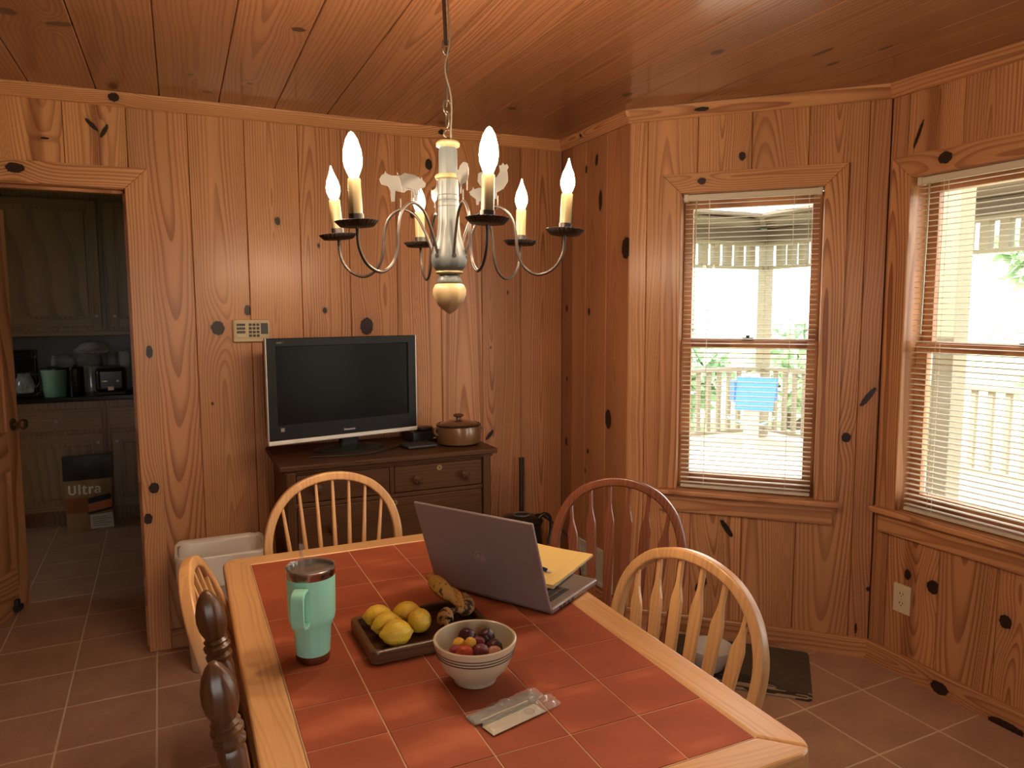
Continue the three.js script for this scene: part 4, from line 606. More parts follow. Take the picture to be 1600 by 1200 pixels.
    const tall = tip ? 0.066 : 0.07, s = part(c, 'candle_sleeve', lathe([[0, 0.024], [0.0128, 0.024], [0.0128, 0.024 + tall], [0.0118, 0.026 + tall], [0.007, 0.027 + tall], [0, 0.027 + tall]], 24), sleeveMat); s.position.set(...p); s.rotation.z = -lean;
    const b = part(c, 'bulb', tip ? flame : torpedo, glowMat), yb = 0.026 + tall; b.position.set(p[0] + Math.sin(lean) * yb, p[1] + yb, p[2]); b.rotation.z = -lean;
    const L = new THREE.PointLight(BULB_COLOR, BULB_CD); L.position.set(cx + b.position.x + Math.sin(lean) * 0.032, b.position.y + 0.034, cz + b.position.z); L.castShadow = true; L.shadow.radius = 0.7; L.shadow.mapSize.set(1024, 1024); L.shadow.camera.near = 0.03; scene.add(L);
    const g = slab(A[animal].map(([x, yy]) => [x * (deg === 188.8 ? -1 : 1), yy + 0.02]).sort(() => 0), 0.0015, 0.0003);
    const m = part(c, animal + '_cutout', g, tin); m.position.set(...at(0.114, 1.752)); m.rotation.y = Math.atan2(-dir[1], dir[0]);
    part(m, 'stake', bx(0.0022, 0.03, 0.0022, 0, 0.012, 0.0008), tin);
  }
  const hook = flat([0.11, 0.085, 0.07], 0.35, { metalness: 0.7 });
  part(c, 'loop', merge(lathe([[0, 1.9], [0.009, 1.9], [0.006, 1.91], [0, 1.912]], 16), ni(new THREE.TorusGeometry(0.009, 0.0022, 8, 20)).translate(0, 1.92, 0)), hook);
  let yy = 1.937; const link = (h, w, turn, x) => { const g = tube(Array.from({ length: 16 }, (_, i) => { const a = i / 16 * 2 * Math.PI; return [Math.cos(a) * w, Math.sin(a) * h + Math.sign(Math.sin(a)) * h * 0.15, 0]; }), 0.0019, 48, 6, true); const m = part(c, 'chain_link', g, hook); m.position.set(x, yy + h, 0); m.rotation.y = turn; yy += 2 * h - 0.004; };
  link(0.016, 0.009, 1.57, 0); link(0.014, 0.012, 0.4, 0); link(0.055, 0.006, 1.4, -0.001); link(0.014, 0.011, 0.5, -0.002);
  const top = yy; part(c, 'rod_hook', tube([[-0.002, top - 0.005, 0], [-0.004, top + 0.05, 0], [-0.006, top + 0.12, 0], [-0.005, H - 0.05, 0], [-0.004, H - 0.02, 0]], 0.0045, 30, 8), flat([0.05, 0.035, 0.028], 0.4, { metalness: 0.6 }));
  part(c, 'supply_cord', tube([[0.004, 1.9, 0.006], [0.006, 2.0, 0.008], [-0.007, 2.06, 0.007], [0.004, 2.12, 0.008], [0.002, top + 0.08, 0.008], [0.002, H - 0.02, 0.006]], 0.002, 40, 6), flat([0.10, 0.08, 0.06], 0.5));
  part(c, 'canopy', lathe([[0, H - 0.035], [0.02, H - 0.034], [0.055, H - 0.016], [0.062, H - 0.001], [0, H - 0.001]], 36), iron);
}
// ---------------------------------------------------------------- table
const TX = 0.535, TZ = 1.932, TS = 0.1473, TY = 0.76, tb = (X, Z, y = 0) => [TX + X, TY + y, 2.3 + Z];
{
  const t = thing('dining_table', 'dining table with red terracotta tile top and light oak frame', 'table', [TX, 0, TZ]);
  const ix = 2.5 * TS + 0.001, iz = 4.5 * TS + 0.001, ox = 0.446, oz = 0.74, r = 0.05, TH = 0.034;
  const arc = (sx, sz, from, to) => { const out = []; for (let k = 0; k <= 4; k++) { const a = (from + (to - from) * k / 4) * R; out.push([sx * (ox - r + r * Math.cos(a)), sz * (oz - r + r * Math.sin(a))]); } return out; };
  const side = (sx) => [[sx * ix, -iz], ...arc(sx, -1, 45, 0), ...arc(sx, 1, 0, 45), [sx * ix, iz]];
  const end = (sz) => [[-ix, sz * iz], ...arc(-1, sz, 45, 90), ...arc(1, sz, 90, 45), [ix, sz * iz]];
  for (const sx of [1, -1]) part(t, 'frame_board', oakUV(slab(sx > 0 ? side(sx) : side(sx).reverse(), TH, 0.007, 3).rotateX(-Math.PI / 2).translate(0, TY - TH, 0), 'z', [sx * 0.1, 0]), oak);
  for (const sz of [1, -1]) part(t, 'frame_board', oakUV(slab(sz > 0 ? end(sz).reverse() : end(sz), TH, 0.007, 3).rotateX(-Math.PI / 2).translate(0, TY - TH, 0), 'x', [sz * 0.13, 0]), oak);
  part(t, 'grout_bed', bx(2 * ix, 0.012, 2 * iz, 0, TY - 0.0087, 0), flat([0.55, 0.36, 0.22], 0.85));
  part(t, 'substrate', bx(2 * ix + 0.02, 0.016, 2 * iz + 0.02, 0, TY - 0.026, 0), flat([0.3, 0.2, 0.1], 0.8));
  const tileTex = noiseTex(1024, 1024, (u, v) => { const n = fbm(u * 7, v * 12), w = n2(u * 4 + 3, v * 9), f = n2(u * 200, v * 200), k = 1 + 0.24 * n + 0.2 * w + 0.04 * f, s = sstep(0.1, 0.6, n + w); return [(0.33 + 0.12 * s) * k, (0.080 + 0.05 * s) * k, (0.035 + 0.026 * s) * k]; });
  const tileMat = M({ map: tileTex, roughness: 0.6, specularIntensity: 0.35 });
  const geos = []; const q = TS / 2 - 0.0013; for (let k = 0; k < 8; k++) { const o = [rr(0, 0.8), rr(0, 0.8)]; geos.push(mapUV(slab([[-q, -q], [q, -q], [q, q], [-q, q]], 0.008, 0.0011, 2), (x, y) => [x + o[0] + 0.1, y + o[1] + 0.1]).rotateX(-Math.PI / 2)); }
  for (let i = 0; i < 5; i++) for (let j = 0; j < 9; j++) { const m = part(t, 'tile', geos[Math.floor(rnd() * 8)], tileMat); m.position.set((i - 2) * TS, TY - 0.0095 + rr(-0.0002, 0.0004), (j - 4) * TS); m.rotation.y = Math.floor(rnd() * 2) * Math.PI; }
  for (const sx of [-1, 1]) part(t, 'apron', oakUV(bx(0.022, 0.09, 1.24, sx * 0.37, TY - 0.08, 0), 'z'), oak); for (const sz of [-1, 1]) part(t, 'apron', oakUV(bx(0.66, 0.09, 0.022, 0, TY - 0.08, sz * 0.66), 'x'), oak);
  const leg = oakUV(merge(rb(0.075, 0.14, 0.075, 0.006, 0, TY - TH - 0.07, 0), lathe([[0, 0], [0.02, 0], [0.024, 0.02], [0.03, 0.3], [0.036, 0.5], [0.028, 0.53], [0.034, 0.56], [0.03, 0.59], [0, 0.59]], 24)), 'y');
  for (const sx of [-1, 1]) for (const sz of [-1, 1]) part(t, 'leg', leg, oak).position.set(sx * 0.36, 0, sz * 0.65);
}
// ---------------------------------------------------------------- chairs
function sweepPlane(pts, w, th, seg = 72) { // band along a planar curve, rounded rectangular section
  const curve = new THREE.CatmullRomCurve3(pts.map((p) => V(p[0], p[1], 0)), false, 'centripetal'), sec = [], b = Math.min(w, th) * 0.2, pos = [], idx = [];
  for (const [sx, sz, a0] of [[1, 1, 0], [-1, 1, 90], [-1, -1, 180], [1, -1, 270]]) for (let k = 0; k <= 2; k++) { const a = (a0 + k * 45) * R; sec.push([sx * (w / 2 - b) + Math.cos(a) * b, sz * (th / 2 - b) + Math.sin(a) * b]); }
  for (let i = 0; i <= seg; i++) { const p = curve.getPointAt(i / seg), t = curve.getTangentAt(i / seg), n = [-t.y, t.x]; for (const [a, z] of sec) pos.push(p.x + n[0] * a, p.y + n[1] * a, z); }
  const m = sec.length; for (let i = 0; i < seg; i++) for (let j = 0; j < m; j++) { const a = i * m + j, c = i * m + (j + 1) % m; idx.push(a, c, a + m, c, c + m, a + m); }
  for (const [o, f] of [[0, 1], [seg * m, 0]]) for (let j = 1; j < m - 1; j++) idx.push(...(f ? [o, o + j + 1, o + j] : [o, o + j, o + j + 1]));
  const g = new THREE.BufferGeometry(); g.setAttribute('position', new THREE.Float32BufferAttribute(pos, 3)); g.setIndex(idx); g.computeVertexNormals(); return { g: ni(g), curve };
}
function turned(a, b, prof, seg = 16) { // lathe profile [[r, 0..1]] stretched from a to b
  const A = V(...a), B = V(...b), L = A.distanceTo(B), g = lathe(prof.map(([r, t]) => [r, t * L]), seg);
  g.applyQuaternion(new THREE.Quaternion().setFromUnitVectors(V(0, 1, 0), B.clone().sub(A).normalize())); return g.translate(A.x, A.y, A.z);
}
const LEG = [[0, 0], [0.011, 0], [0.0155, 0.3], [0.013, 0.42], [0.018, 0.46], [0.014, 0.5], [0.019, 0.7], [0.021, 0.8], [0.016, 0.88], [0.013, 1], [0, 1]];
function chairBase(c, UVf, mat) {
  const s = new THREE.Shape(); s.moveTo(-0.19, -0.2); s.quadraticCurveTo(0, -0.235, 0.19, -0.2); s.quadraticCurveTo(0.23, 0, 0.225, 0.12); s.quadraticCurveTo(0.22, 0.21, 0.12, 0.215); s.quadraticCurveTo(0, 0.225, -0.12, 0.215); s.quadraticCurveTo(-0.22, 0.21, -0.225, 0.12); s.quadraticCurveTo(-0.23, 0, -0.19, -0.2);
  const g = slab(s, 0.038, 0.011, 3, 12).rotateX(Math.PI / 2).translate(0, 0.452, 0); part(c, 'seat', UVf(g, 'z'), mat);
  const ft = [[-0.2, 0.19], [0.2, 0.19], [-0.19, -0.21], [0.19, -0.21]], tp = [[-0.14, 0.13], [0.14, 0.13], [-0.13, -0.13], [0.13, -0.13]];
  ft.forEach((f, i) => part(c, 'leg', UVf(turned([f[0], 0, f[1]], [tp[i][0], 0.42, tp[i][1]], LEG), 'y'), mat));
  const at = (i, y) => { const k = y / 0.42; return [ft[i][0] + (tp[i][0] - ft[i][0]) * k, y, ft[i][1] + (tp[i][1] - ft[i][1]) * k]; }, ST = [[0, 0], [0.008, 0], [0.012, 0.5], [0.008, 1], [0, 1]];
  part(c, 'stretcher', UVf(turned(at(0, 0.19), at(2, 0.19), ST), 'z'), mat); part(c, 'stretcher', UVf(turned(at(1, 0.19), at(3, 0.19), ST), 'z'), mat); part(c, 'stretcher', UVf(turned([-0.175, 0.19, 0], [0.175, 0.19, 0], ST), 'x'), mat);
}
function hoopChair(name, label, pos, turn, UVf, mat, arrow, count, o = {}) {
  const c = thing(name, label, 'chair', pos, turn, o.group), lean = (o.lean ?? 11) * R, sc = o.width ?? 1, ht = o.height ?? 1; chairBase(c, UVf, mat);
  const pts = [[-0.172, -0.015], [-0.205, 0.11], [-0.228, 0.225], [-0.229, 0.31], [-0.2, 0.4], [-0.142, 0.465], [-0.07, 0.497], [0, 0.506]].map(([x, y]) => [x * sc, y * ht]); const all = pts.concat(pts.slice(0, -1).reverse().map(([x, y]) => [-x, y]));
  const { g, curve } = sweepPlane(all, 0.029, 0.03), place = (q) => q.rotateX(-lean).translate(0, 0.452, -0.178);
  part(c, 'hoop_back', UVf(place(g), 'y', [0.1, 0.2]), mat);
  const sm = curve.getSpacedPoints(200), topAt = (x) => { let best = sm[0], bd = 9; for (const p of sm) if (p.y > 0.18 * ht && Math.abs(p.x - x) < bd) { bd = Math.abs(p.x - x); best = p; } return best.y; };
  for (let k = 0; k < count; k++) {
    const f = count > 1 ? k / (count - 1) * 2 - 1 : 0, xt = f * 0.178 * sc, xb = f * 0.125 * sc, yt = topAt(xt) - 0.008, L = Math.hypot(xt - xb, yt + 0.01), ang = -Math.atan2(xt - xb, yt + 0.01);
    let q;
    if (arrow) { const pr = [[0.0, 0.0095], [0.1, 0.0125], [0.55, 0.0165], [0.735, 0.0175], [0.765, 0.0165], [0.835, 0.009], [0.87, 0.0068], [1, 0.006]], out = pr.map(([t, w]) => [w, t * L]).concat(pr.map(([t, w]) => [-w, t * L]).reverse()); q = slab(out, 0.0125, 0.003, 2).translate(0, 0, -0.006); } else q = lathe([[0, 0], [0.006, 0], [0.0085, 0.3 * L], [0.0075, 0.6 * L], [0.005, L], [0, L]], 12);
    part(c, 'spindle', UVf(place(q.rotateZ(ang).translate(xb, -0.01, 0)), 'y', [k * 0.05, k * 0.11]), mat);
  }
  return c;
}
const mahogany = M({ map: sheetFurn, color: lin(0.8, 0.8, 0.8), roughness: 0.3, clearcoat: 0.6, clearcoatRoughness: 0.2 });
hoopChair('windsor_chair', 'light oak hoop-back chair with thin round spindles at the far table end', [0.460, 0, 1.268], 0, oakUV, oak, false, 7, { lean: 7, width: 0.96 });
hoopChair('arrow_back_chair', 'reddish brown hoop-back chair with arrow spindles below the centre window', [1.128, 0, 1.712], -45 * R, mahoganyUV, mahogany, true, 6, { width: 0.93 });
hoopChair('arrow_back_chair', 'light oak hoop-back chair with arrow spindles at the right table side', [0.885, 0, 2.165], -80 * R, oakUV, oak, true, 6, { height: 0.91 });
hoopChair('arrow_back_chair', 'light oak hoop-back chair seen nearly edge-on between trash can and table', [0.318, 0, 1.708], 84.8 * R, oakUV, oak, true, 6, { lean: 18, width: 0.96, height: 0.95 });
{ // dark chair with turned posts
  const c = thing('post_back_chair', 'dark glossy chair with two turned finial posts at the near left table edge', 'chair', [0.292, 0, 2.185], 90 * R), m = glossDark, U = walnutUV; chairBase(c, U, m);
  const P = [[0, 0], [0.016, 0], [0.018, 0.3], [0.021, 0.62], [0.0225, 0.72], [0.019, 0.735], [0.0245, 0.745], [0.0255, 0.757], [0.02, 0.77], [0.025, 0.78], [0.026, 0.792], [0.02, 0.803], [0.0235, 0.812], [0.018, 0.822], [0.022, 0.838], [0.0265, 0.86], [0.0285, 0.888], [0.027, 0.92], [0.0215, 0.955], [0.013, 0.983], [0.006, 0.996], [0, 1]];
  for (const s of [-1, 1]) part(c, 'finial_post', U(turned([s * 0.155, 0.42, -0.185], [s * 0.16, 0.975, -0.268], P, 28), 'y', [s, 0]), m);
  part(c, 'crest_rail', U(rb(0.30, 0.07, 0.02, 0.008, 0, 0.77, -0.236), 'x'), m); part(c, 'lower_rail', U(rb(0.30, 0.035, 0.018, 0.006, 0, 0.53, -0.2), 'x'), m);
  for (let k = -2; k <= 2; k++) part(c, 'spindle', U(turned([k * 0.052, 0.54, -0.201], [k * 0.052, 0.745, -0.232], [[0, 0], [0.006, 0], [0.009, 0.5], [0.006, 1], [0, 1]], 12), 'y'), m);
}
// ---------------------------------------------------------------- things on the table
{ // tumbler
  const m = thing('insulated_tumbler', 'mint green insulated tumbler with handle, clear lid and straw on the table', 'tumbler', tb(-0.298, -0.343), 0), mint = M({ color: lin(0.34, 0.76, 0.58), roughness: 0.4, clearcoat: 0.25, clearcoatRoughness: 0.3 }), steel = flat([0.34, 0.31, 0.29], 0.2, { metalness: 1 });
  part(m, 'body', lathe([[0.0365, 0.0165], [0.0385, 0.045], [0.0402, 0.074], [0.0425, 0.080], [0.0485, 0.092], [0.0502, 0.102], [0.0512, 0.14], [0.0518, 0.19], [0.05, 0.1915]], 56), mint);
  part(m, 'steel_base', lathe([[0, 0.0005], [0.034, 0.0005], [0.0358, 0.003], [0.0368, 0.017], [0, 0.017]], 48), steel);
  part(m, 'steel_rim', lathe([[0.0512, 0.188], [0.0518, 0.19], [0.0522, 0.207], [0.05, 0.208], [0.0485, 0.19], [0.047, 0.12], [0.038, 0.095], [0.035, 0.04], [0, 0.035]], 56), steel);
  part(m, 'lid', lathe([[0.051, 0.2], [0.0525, 0.205], [0.0525, 0.211], [0.05, 0.213], [0.047, 0.208], [0.045, 0.202], [0.012, 0.204], [0, 0.204]], 56), M({ color: lin(0.9, 0.88, 0.84), roughness: 0.06, transmission: 0.92, thickness: 0 }));
  part(m, 'straw', tube([[-0.012, 0.06, -0.004], [-0.014, 0.15, -0.006], [-0.017, 0.258, -0.008]], 0.0045, 12, 12), M({ color: lin(0.85, 0.8, 0.75), roughness: 0.08, transmission: 0.85, thickness: 0 }));
  const hd = part(m, 'handle', (() => { const pts = [[0.046, 0.173], [0.062, 0.176], [0.075, 0.168], [0.0785, 0.15], [0.078, 0.122], [0.075, 0.104], [0.062, 0.097], [0.046, 0.1]]; return sweepPlane(pts, 0.007, 0.028, 48).g; })(), mint); mapUV(hd.geometry, (x, y) => [x, y]); hd.rotation.y = -Math.atan2(0.86, -0.5);
}
{ // tray
  const s = (w, h, r) => { const q = new THREE.Shape(); q.moveTo(-w + r, -h); q.lineTo(w - r, -h); q.absarc(w - r, -h + r, r, -Math.PI / 2, 0); q.lineTo(w, h - r); q.absarc(w - r, h - r, r, 0, Math.PI / 2); q.lineTo(-w + r, h); q.absarc(-w + r, h - r, r, Math.PI / 2, Math.PI); q.lineTo(-w, -h + r); q.absarc(-w + r, -h + r, r, Math.PI, 1.5 * Math.PI); return q; };
  const t = thing('wooden_tray', 'small dark wooden tray holding lemons and bananas', 'tray', tb(-0.045, -0.352), 1 * R), rim = s(0.148, 0.104, 0.018); rim.holes.push(s(0.133, 0.089, 0.012));
  const up = (g) => g.rotateX(-Math.PI / 2);
  part(t, 'rim', walnutUV(up(slab(rim, 0.03, 0.005, 2)).translate(0, 0.0005, 0), 'x'), M({ map: sheetFurn, color: lin(1.25, 1.1, 0.95), roughness: 0.35, clearcoat: 0.3, clearcoatRoughness: 0.3 })); part(t, 'floor', walnutUV(up(slab(s(0.134, 0.09, 0.012), 0.01, 0.001)).translate(0, 0.002, 0), 'x'), walnut);
}
{ // lemons
  const tex = noiseTex(256, 256, (u, v) => { const k = 1 + 0.14 * fbm(u * 5, v * 5) + 0.06 * n2(u * 90, v * 90); return [0.80 * k, 0.52 * k * (1 + 0.12 * n2(u * 3, v * 3)), 0.045 * k]; }), bump = noiseTex(256, 256, (u, v) => { const k = 0.5 + 0.5 * n2(u * 60, v * 60); return [k, k, k]; });
  const lm = M({ map: tex, bumpMap: bump, bumpScale: 0.0012, roughness: 0.42 }), stemM = flat([0.2, 0.14, 0.05], 0.8);
  const body = () => mapUV(lathe([[0, -0.042], [0.004, -0.041], [0.008, -0.037], [0.018, -0.030], [0.027, -0.018], [0.031, 0], [0.028, 0.016], [0.019, 0.029], [0.010, 0.036], [0.007, 0.040], [0.003, 0.043], [0, 0.0435]], 32), (x, y, z) => [Math.atan2(z, x) / 6.283 + 0.5, y * 10 + 0.5]);
  const list = [['lemon resting at the left back of the tray, stalk end towards the camera', -0.137, -0.407, 0.041, 1.5, 1.2, 0.86], ['lemon in the middle of the left row on the tray', -0.131, -0.350, 0.043, 1.45, 1.45, 0.86], ['largest front lemon on the tray, nipple end to the right', -0.122, -0.296, 0.042, 1.45, -1.45, 0.95], ['lemon at the back right of the tray beside the bananas', -0.070, -0.396, 0.04, 1.5, 1.3, 0.9], ['lemon at the front right of the tray beside the bananas', -0.056, -0.338, 0.042, 1.1, -0.5, 0.9]];
  for (const [lab, X, Z, y, tilt, turn, sc] of list) { const o = thing('lemon', lab, 'lemon', tb(X, Z, y), turn, 'lemons on the tray'); const b = part(o, 'fruit', body(), lm); b.rotation.set(tilt, 0, 0); b.scale.setScalar(sc); part(b, 'stalk_scar', lathe([[0, -0.0432], [0.0035, -0.0428], [0.004, -0.041], [0, -0.0405]], 10), stemM); }
}
{ // bananas
  const tex = noiseTex(256, 512, (u, v) => { const n = fbm(u * 7, v * 16), sp = sstep(0.30, 0.42, n2(u * 14, v * 40) + 0.3 * n), end = 0; const k = 1 + 0.2 * n; const c = [0.50 * k, 0.27 * k, 0.055 * k]; return c.map((x, i) => x + ([0.05, 0.024, 0.012][i] - x) * clamp(sp * 0.9 + end)); });
  const tex2 = noiseTex(256, 512, (u, v) => { const n = fbm(u * 5, v * 9), sp = sstep(-0.02, 0.22, n + 0.5 * n2(u * 20, v * 20)); return [0.44, 0.27, 0.085].map((x, i) => x + ([0.035, 0.022, 0.02][i] - x) * sp); });
  const bm = M({ map: tex, roughness: 0.5 }), b2 = M({ map: tex2, roughness: 0.55 }), tipM = flat([0.03, 0.018, 0.01], 0.8);
  const ban = (label, pts, sc, m) => { const o = thing('banana', label, 'banana', tb(0.022, -0.362, 0.0), 0, 'bananas on the tray'); part(o, 'peel', taper(pts, [0.0055, 0.009, 0.0175 * sc, 0.0195 * sc, 0.0185 * sc, 0.011, 0.005], 32, 10), m); part(o, 'tip', sph(0.0052, ...pts[pts.length - 1], 10, 8), tipM); };
  ban('ripe banana pointing up and left from the tray', [[0.026, 0.054, 0.018], [0.014, 0.068, 0.0], [0.0, 0.084, -0.03], [-0.010, 0.094, -0.066], [-0.014, 0.096, -0.108]], 1.05, bm);
  ban('thin banana leaning behind the spotted ones on the tray', [[0.03, 0.046, 0.02], [0.03, 0.06, 0.0], [0.028, 0.07, -0.026], [0.022, 0.072, -0.055]], 0.7, bm);
  ban('spotted brown banana lying behind the fruit bowl', [[0.01, 0.052, 0.026], [0.03, 0.044, 0.014], [0.050, 0.040, -0.004], [0.062, 0.042, -0.032], [0.066, 0.052, -0.06]], 1.0, b2);
  ban('blackened banana hanging over the tray middle beside the lemons', [[0.01, 0.05, 0.022], [-0.012, 0.046, 0.03], [-0.022, 0.036, 0.042], [-0.022, 0.03, 0.06]], 1.05, b2);
}
{ // bowl of plums
  const X = -0.010, Z = -0.104, b = thing('fruit_bowl', 'cream stoneware bowl with three dark bands on the table', 'bowl', tb(X, Z)), cream = M({ color: lin(0.56, 0.47, 0.31), roughness: 0.3, clearcoat: 0.4, clearcoatRoughness: 0.15 });
  part(b, 'bowl', lathe([[0, 0.0008], [0.040, 0.0008], [0.044, 0.003], [0.0455, 0.010], [0.05, 0.015], [0.066, 0.032], [0.077, 0.055], [0.083, 0.076], [0.0855, 0.086], [0.0855, 0.091], [0.083, 0.093], [0.080, 0.091], [0.078, 0.08], [0.072, 0.056], [0.06, 0.034], [0.04, 0.019], [0, 0.014]], 64), cream);
  for (const [r, y] of [[0.0798, 0.064], [0.0815, 0.0705], [0.0831, 0.077]]) part(b, 'glaze_band', lathe([[r - 0.0004, y - 0.0011], [r + 0.0006, y - 0.0009], [r + 0.0009, y + 0.0009], [r, y + 0.0012]], 64), flat([0.02, 0.017, 0.02], 0.35));
  const dark = [0.045, 0.010, 0.014], wine = [0.13, 0.022, 0.03], red = [0.36, 0.05, 0.02], yel = [0.62, 0.34, 0.04], pk = [0.34, 0.12, 0.06];
  const list = [['plum', 'dark purple plum high at the back of the bowl', dark, 0.019, -0.010, -0.020, 0.079], ['plum', 'dark purple plum at the right back of the bowl', dark, 0.0185, 0.030, -0.012, 0.074], ['plum', 'dark plum at the right edge of the heap in the bowl', dark, 0.019, 0.034, 0.018, 0.062], ['plum', 'wine red plum in the middle of the bowl', wine, 0.0165, 0.006, 0.002, 0.07], ['plum', 'wine red plum at the front of the bowl', wine, 0.0175, 0.0, 0.030, 0.066], ['plum', 'mottled pink plum at the front right of the bowl', pk, 0.0175, 0.026, 0.040, 0.06], ['plum', 'orange red plum at the front left of the bowl', red, 0.0195, -0.031, 0.022, 0.064], ['plum', 'red plum at the left edge of the heap in the bowl', [0.2, 0.018, 0.018], 0.0145, -0.044, 0.004, 0.064], ['cherry_plum', 'yellow cherry plum at the left back of the bowl', yel, 0.0145, -0.030, -0.010, 0.071], ['cherry_plum', 'small yellow cherry plum between the red fruit in the bowl', yel, 0.012, -0.013, 0.008, 0.079], ['plum', 'dark plum half hidden at the bottom of the heap in the bowl', dark, 0.019, 0.003, 0.0, 0.036]];
  for (const [n, lab, col, r, dx, dz, y] of list) { const o = thing(n, lab, 'plum', tb(X + dx, Z + dz, y + 0.006), rr(0, 6), 'fruit in the bowl'); part(o, 'fruit', lathe([[0, -r], [r * 0.5, -r * 0.88], [r * 0.86, -r * 0.5], [r, 0], [r * 0.88, r * 0.5], [r * 0.55, r * 0.84], [r * 0.2, r * 0.95], [0, r * 0.9]], 24), M({ color: lin(...col), roughness: 0.35, specularIntensity: 0.6 })).rotation.set(rr(-0.6, 0.6), 0, rr(-0.6, 0.6)); }
}
{ // plastic packets
  const clearFilm = M({ color: lin(0.92, 0.92, 0.88), roughness: 0.06, transmission: 0.75, thickness: 0, clearcoat: 1, clearcoatRoughness: 0.05 }), paper = flat([0.52, 0.46, 0.36], 0.6);
  const film = (w, h, sd, amp) => { const g = new THREE.PlaneGeometry(w, h, 40, 14), p = g.attributes.position; for (let i = 0; i < p.count; i++) { const x = p.getX(i), y = p.getY(i), e = 1 - Math.pow(Math.abs(y) / (h / 2), 4); p.setZ(i, 0.0025 + e * (0.003 + 1.6 * amp * Math.abs(fbm(x * 45 + sd, y * 60))) + 0.002 * Math.abs(n2(x * 180 + sd, y * 50))); } g.computeVertexNormals(); return ni(g).rotateX(-Math.PI / 2); };
  const a = thing('plastic_packet', 'empty clear plastic sleeve lying behind the labelled packet on the table', 'packet', tb(0.002, 0.018), 13 * R, 'plastic packets on the table'); part(a, 'film', film(0.165, 0.04, 1, 0.008), clearFilm); part(a, 'seal_strip', bx(0.11, 0.0008, 0.004, -0.01, 0.004, 0.014), flat([0.6, 0.56, 0.48], 0.5)); part(a, 'backing', bx(0.16, 0.0006, 0.034, 0, 0.0006, 0), M({ color: lin(0.5, 0.47, 0.42), roughness: 0.2, transmission: 0.6, thickness: 0 }));
  const b = thing('plastic_packet', 'clear plastic packet with white paper slip and round stamp on the table', 'packet', tb(0.018, 0.056), 14 * R, 'plastic packets on the table'); part(b, 'film', film(0.165, 0.046, 7, 0.009), clearFilm);
  const stamp = print(0.13, 0.036, (g, w, h) => { g.fillStyle = '#c9bda4'; g.fillRect(0, 0, w, h); g.strokeStyle = '#5a5546'; g.lineWidth = h * 0.05; g.beginPath(); g.arc(w * 0.8, h * 0.45, h * 0.27, 0, 7); g.stroke(); g.lineWidth = h * 0.035; for (let k = -1; k <= 1; k++) { g.beginPath(); g.moveTo(w * 0.8 - h * 0.18, h * (0.45 + k * 0.1)); g.lineTo(w * 0.8 + h * 0.18, h * (0.45 + k * 0.1)); g.stroke(); } }, 384);
  part(b, 'paper_slip', bx(0.125, 0.0008, 0.034, -0.018, 0.0012, 0.004), M({ map: stamp, roughness: 0.6 })); part(b, 'green_edge', bx(0.125, 0.002, 0.0025, -0.016, 0.0014, -0.0155), flat([0.02, 0.17, 0.08], 0.5)); part(b, 'dark_edge', bx(0.11, 0.0012, 0.006, -0.024, 0.001, -0.020), flat([0.02, 0.02, 0.02], 0.4));
}
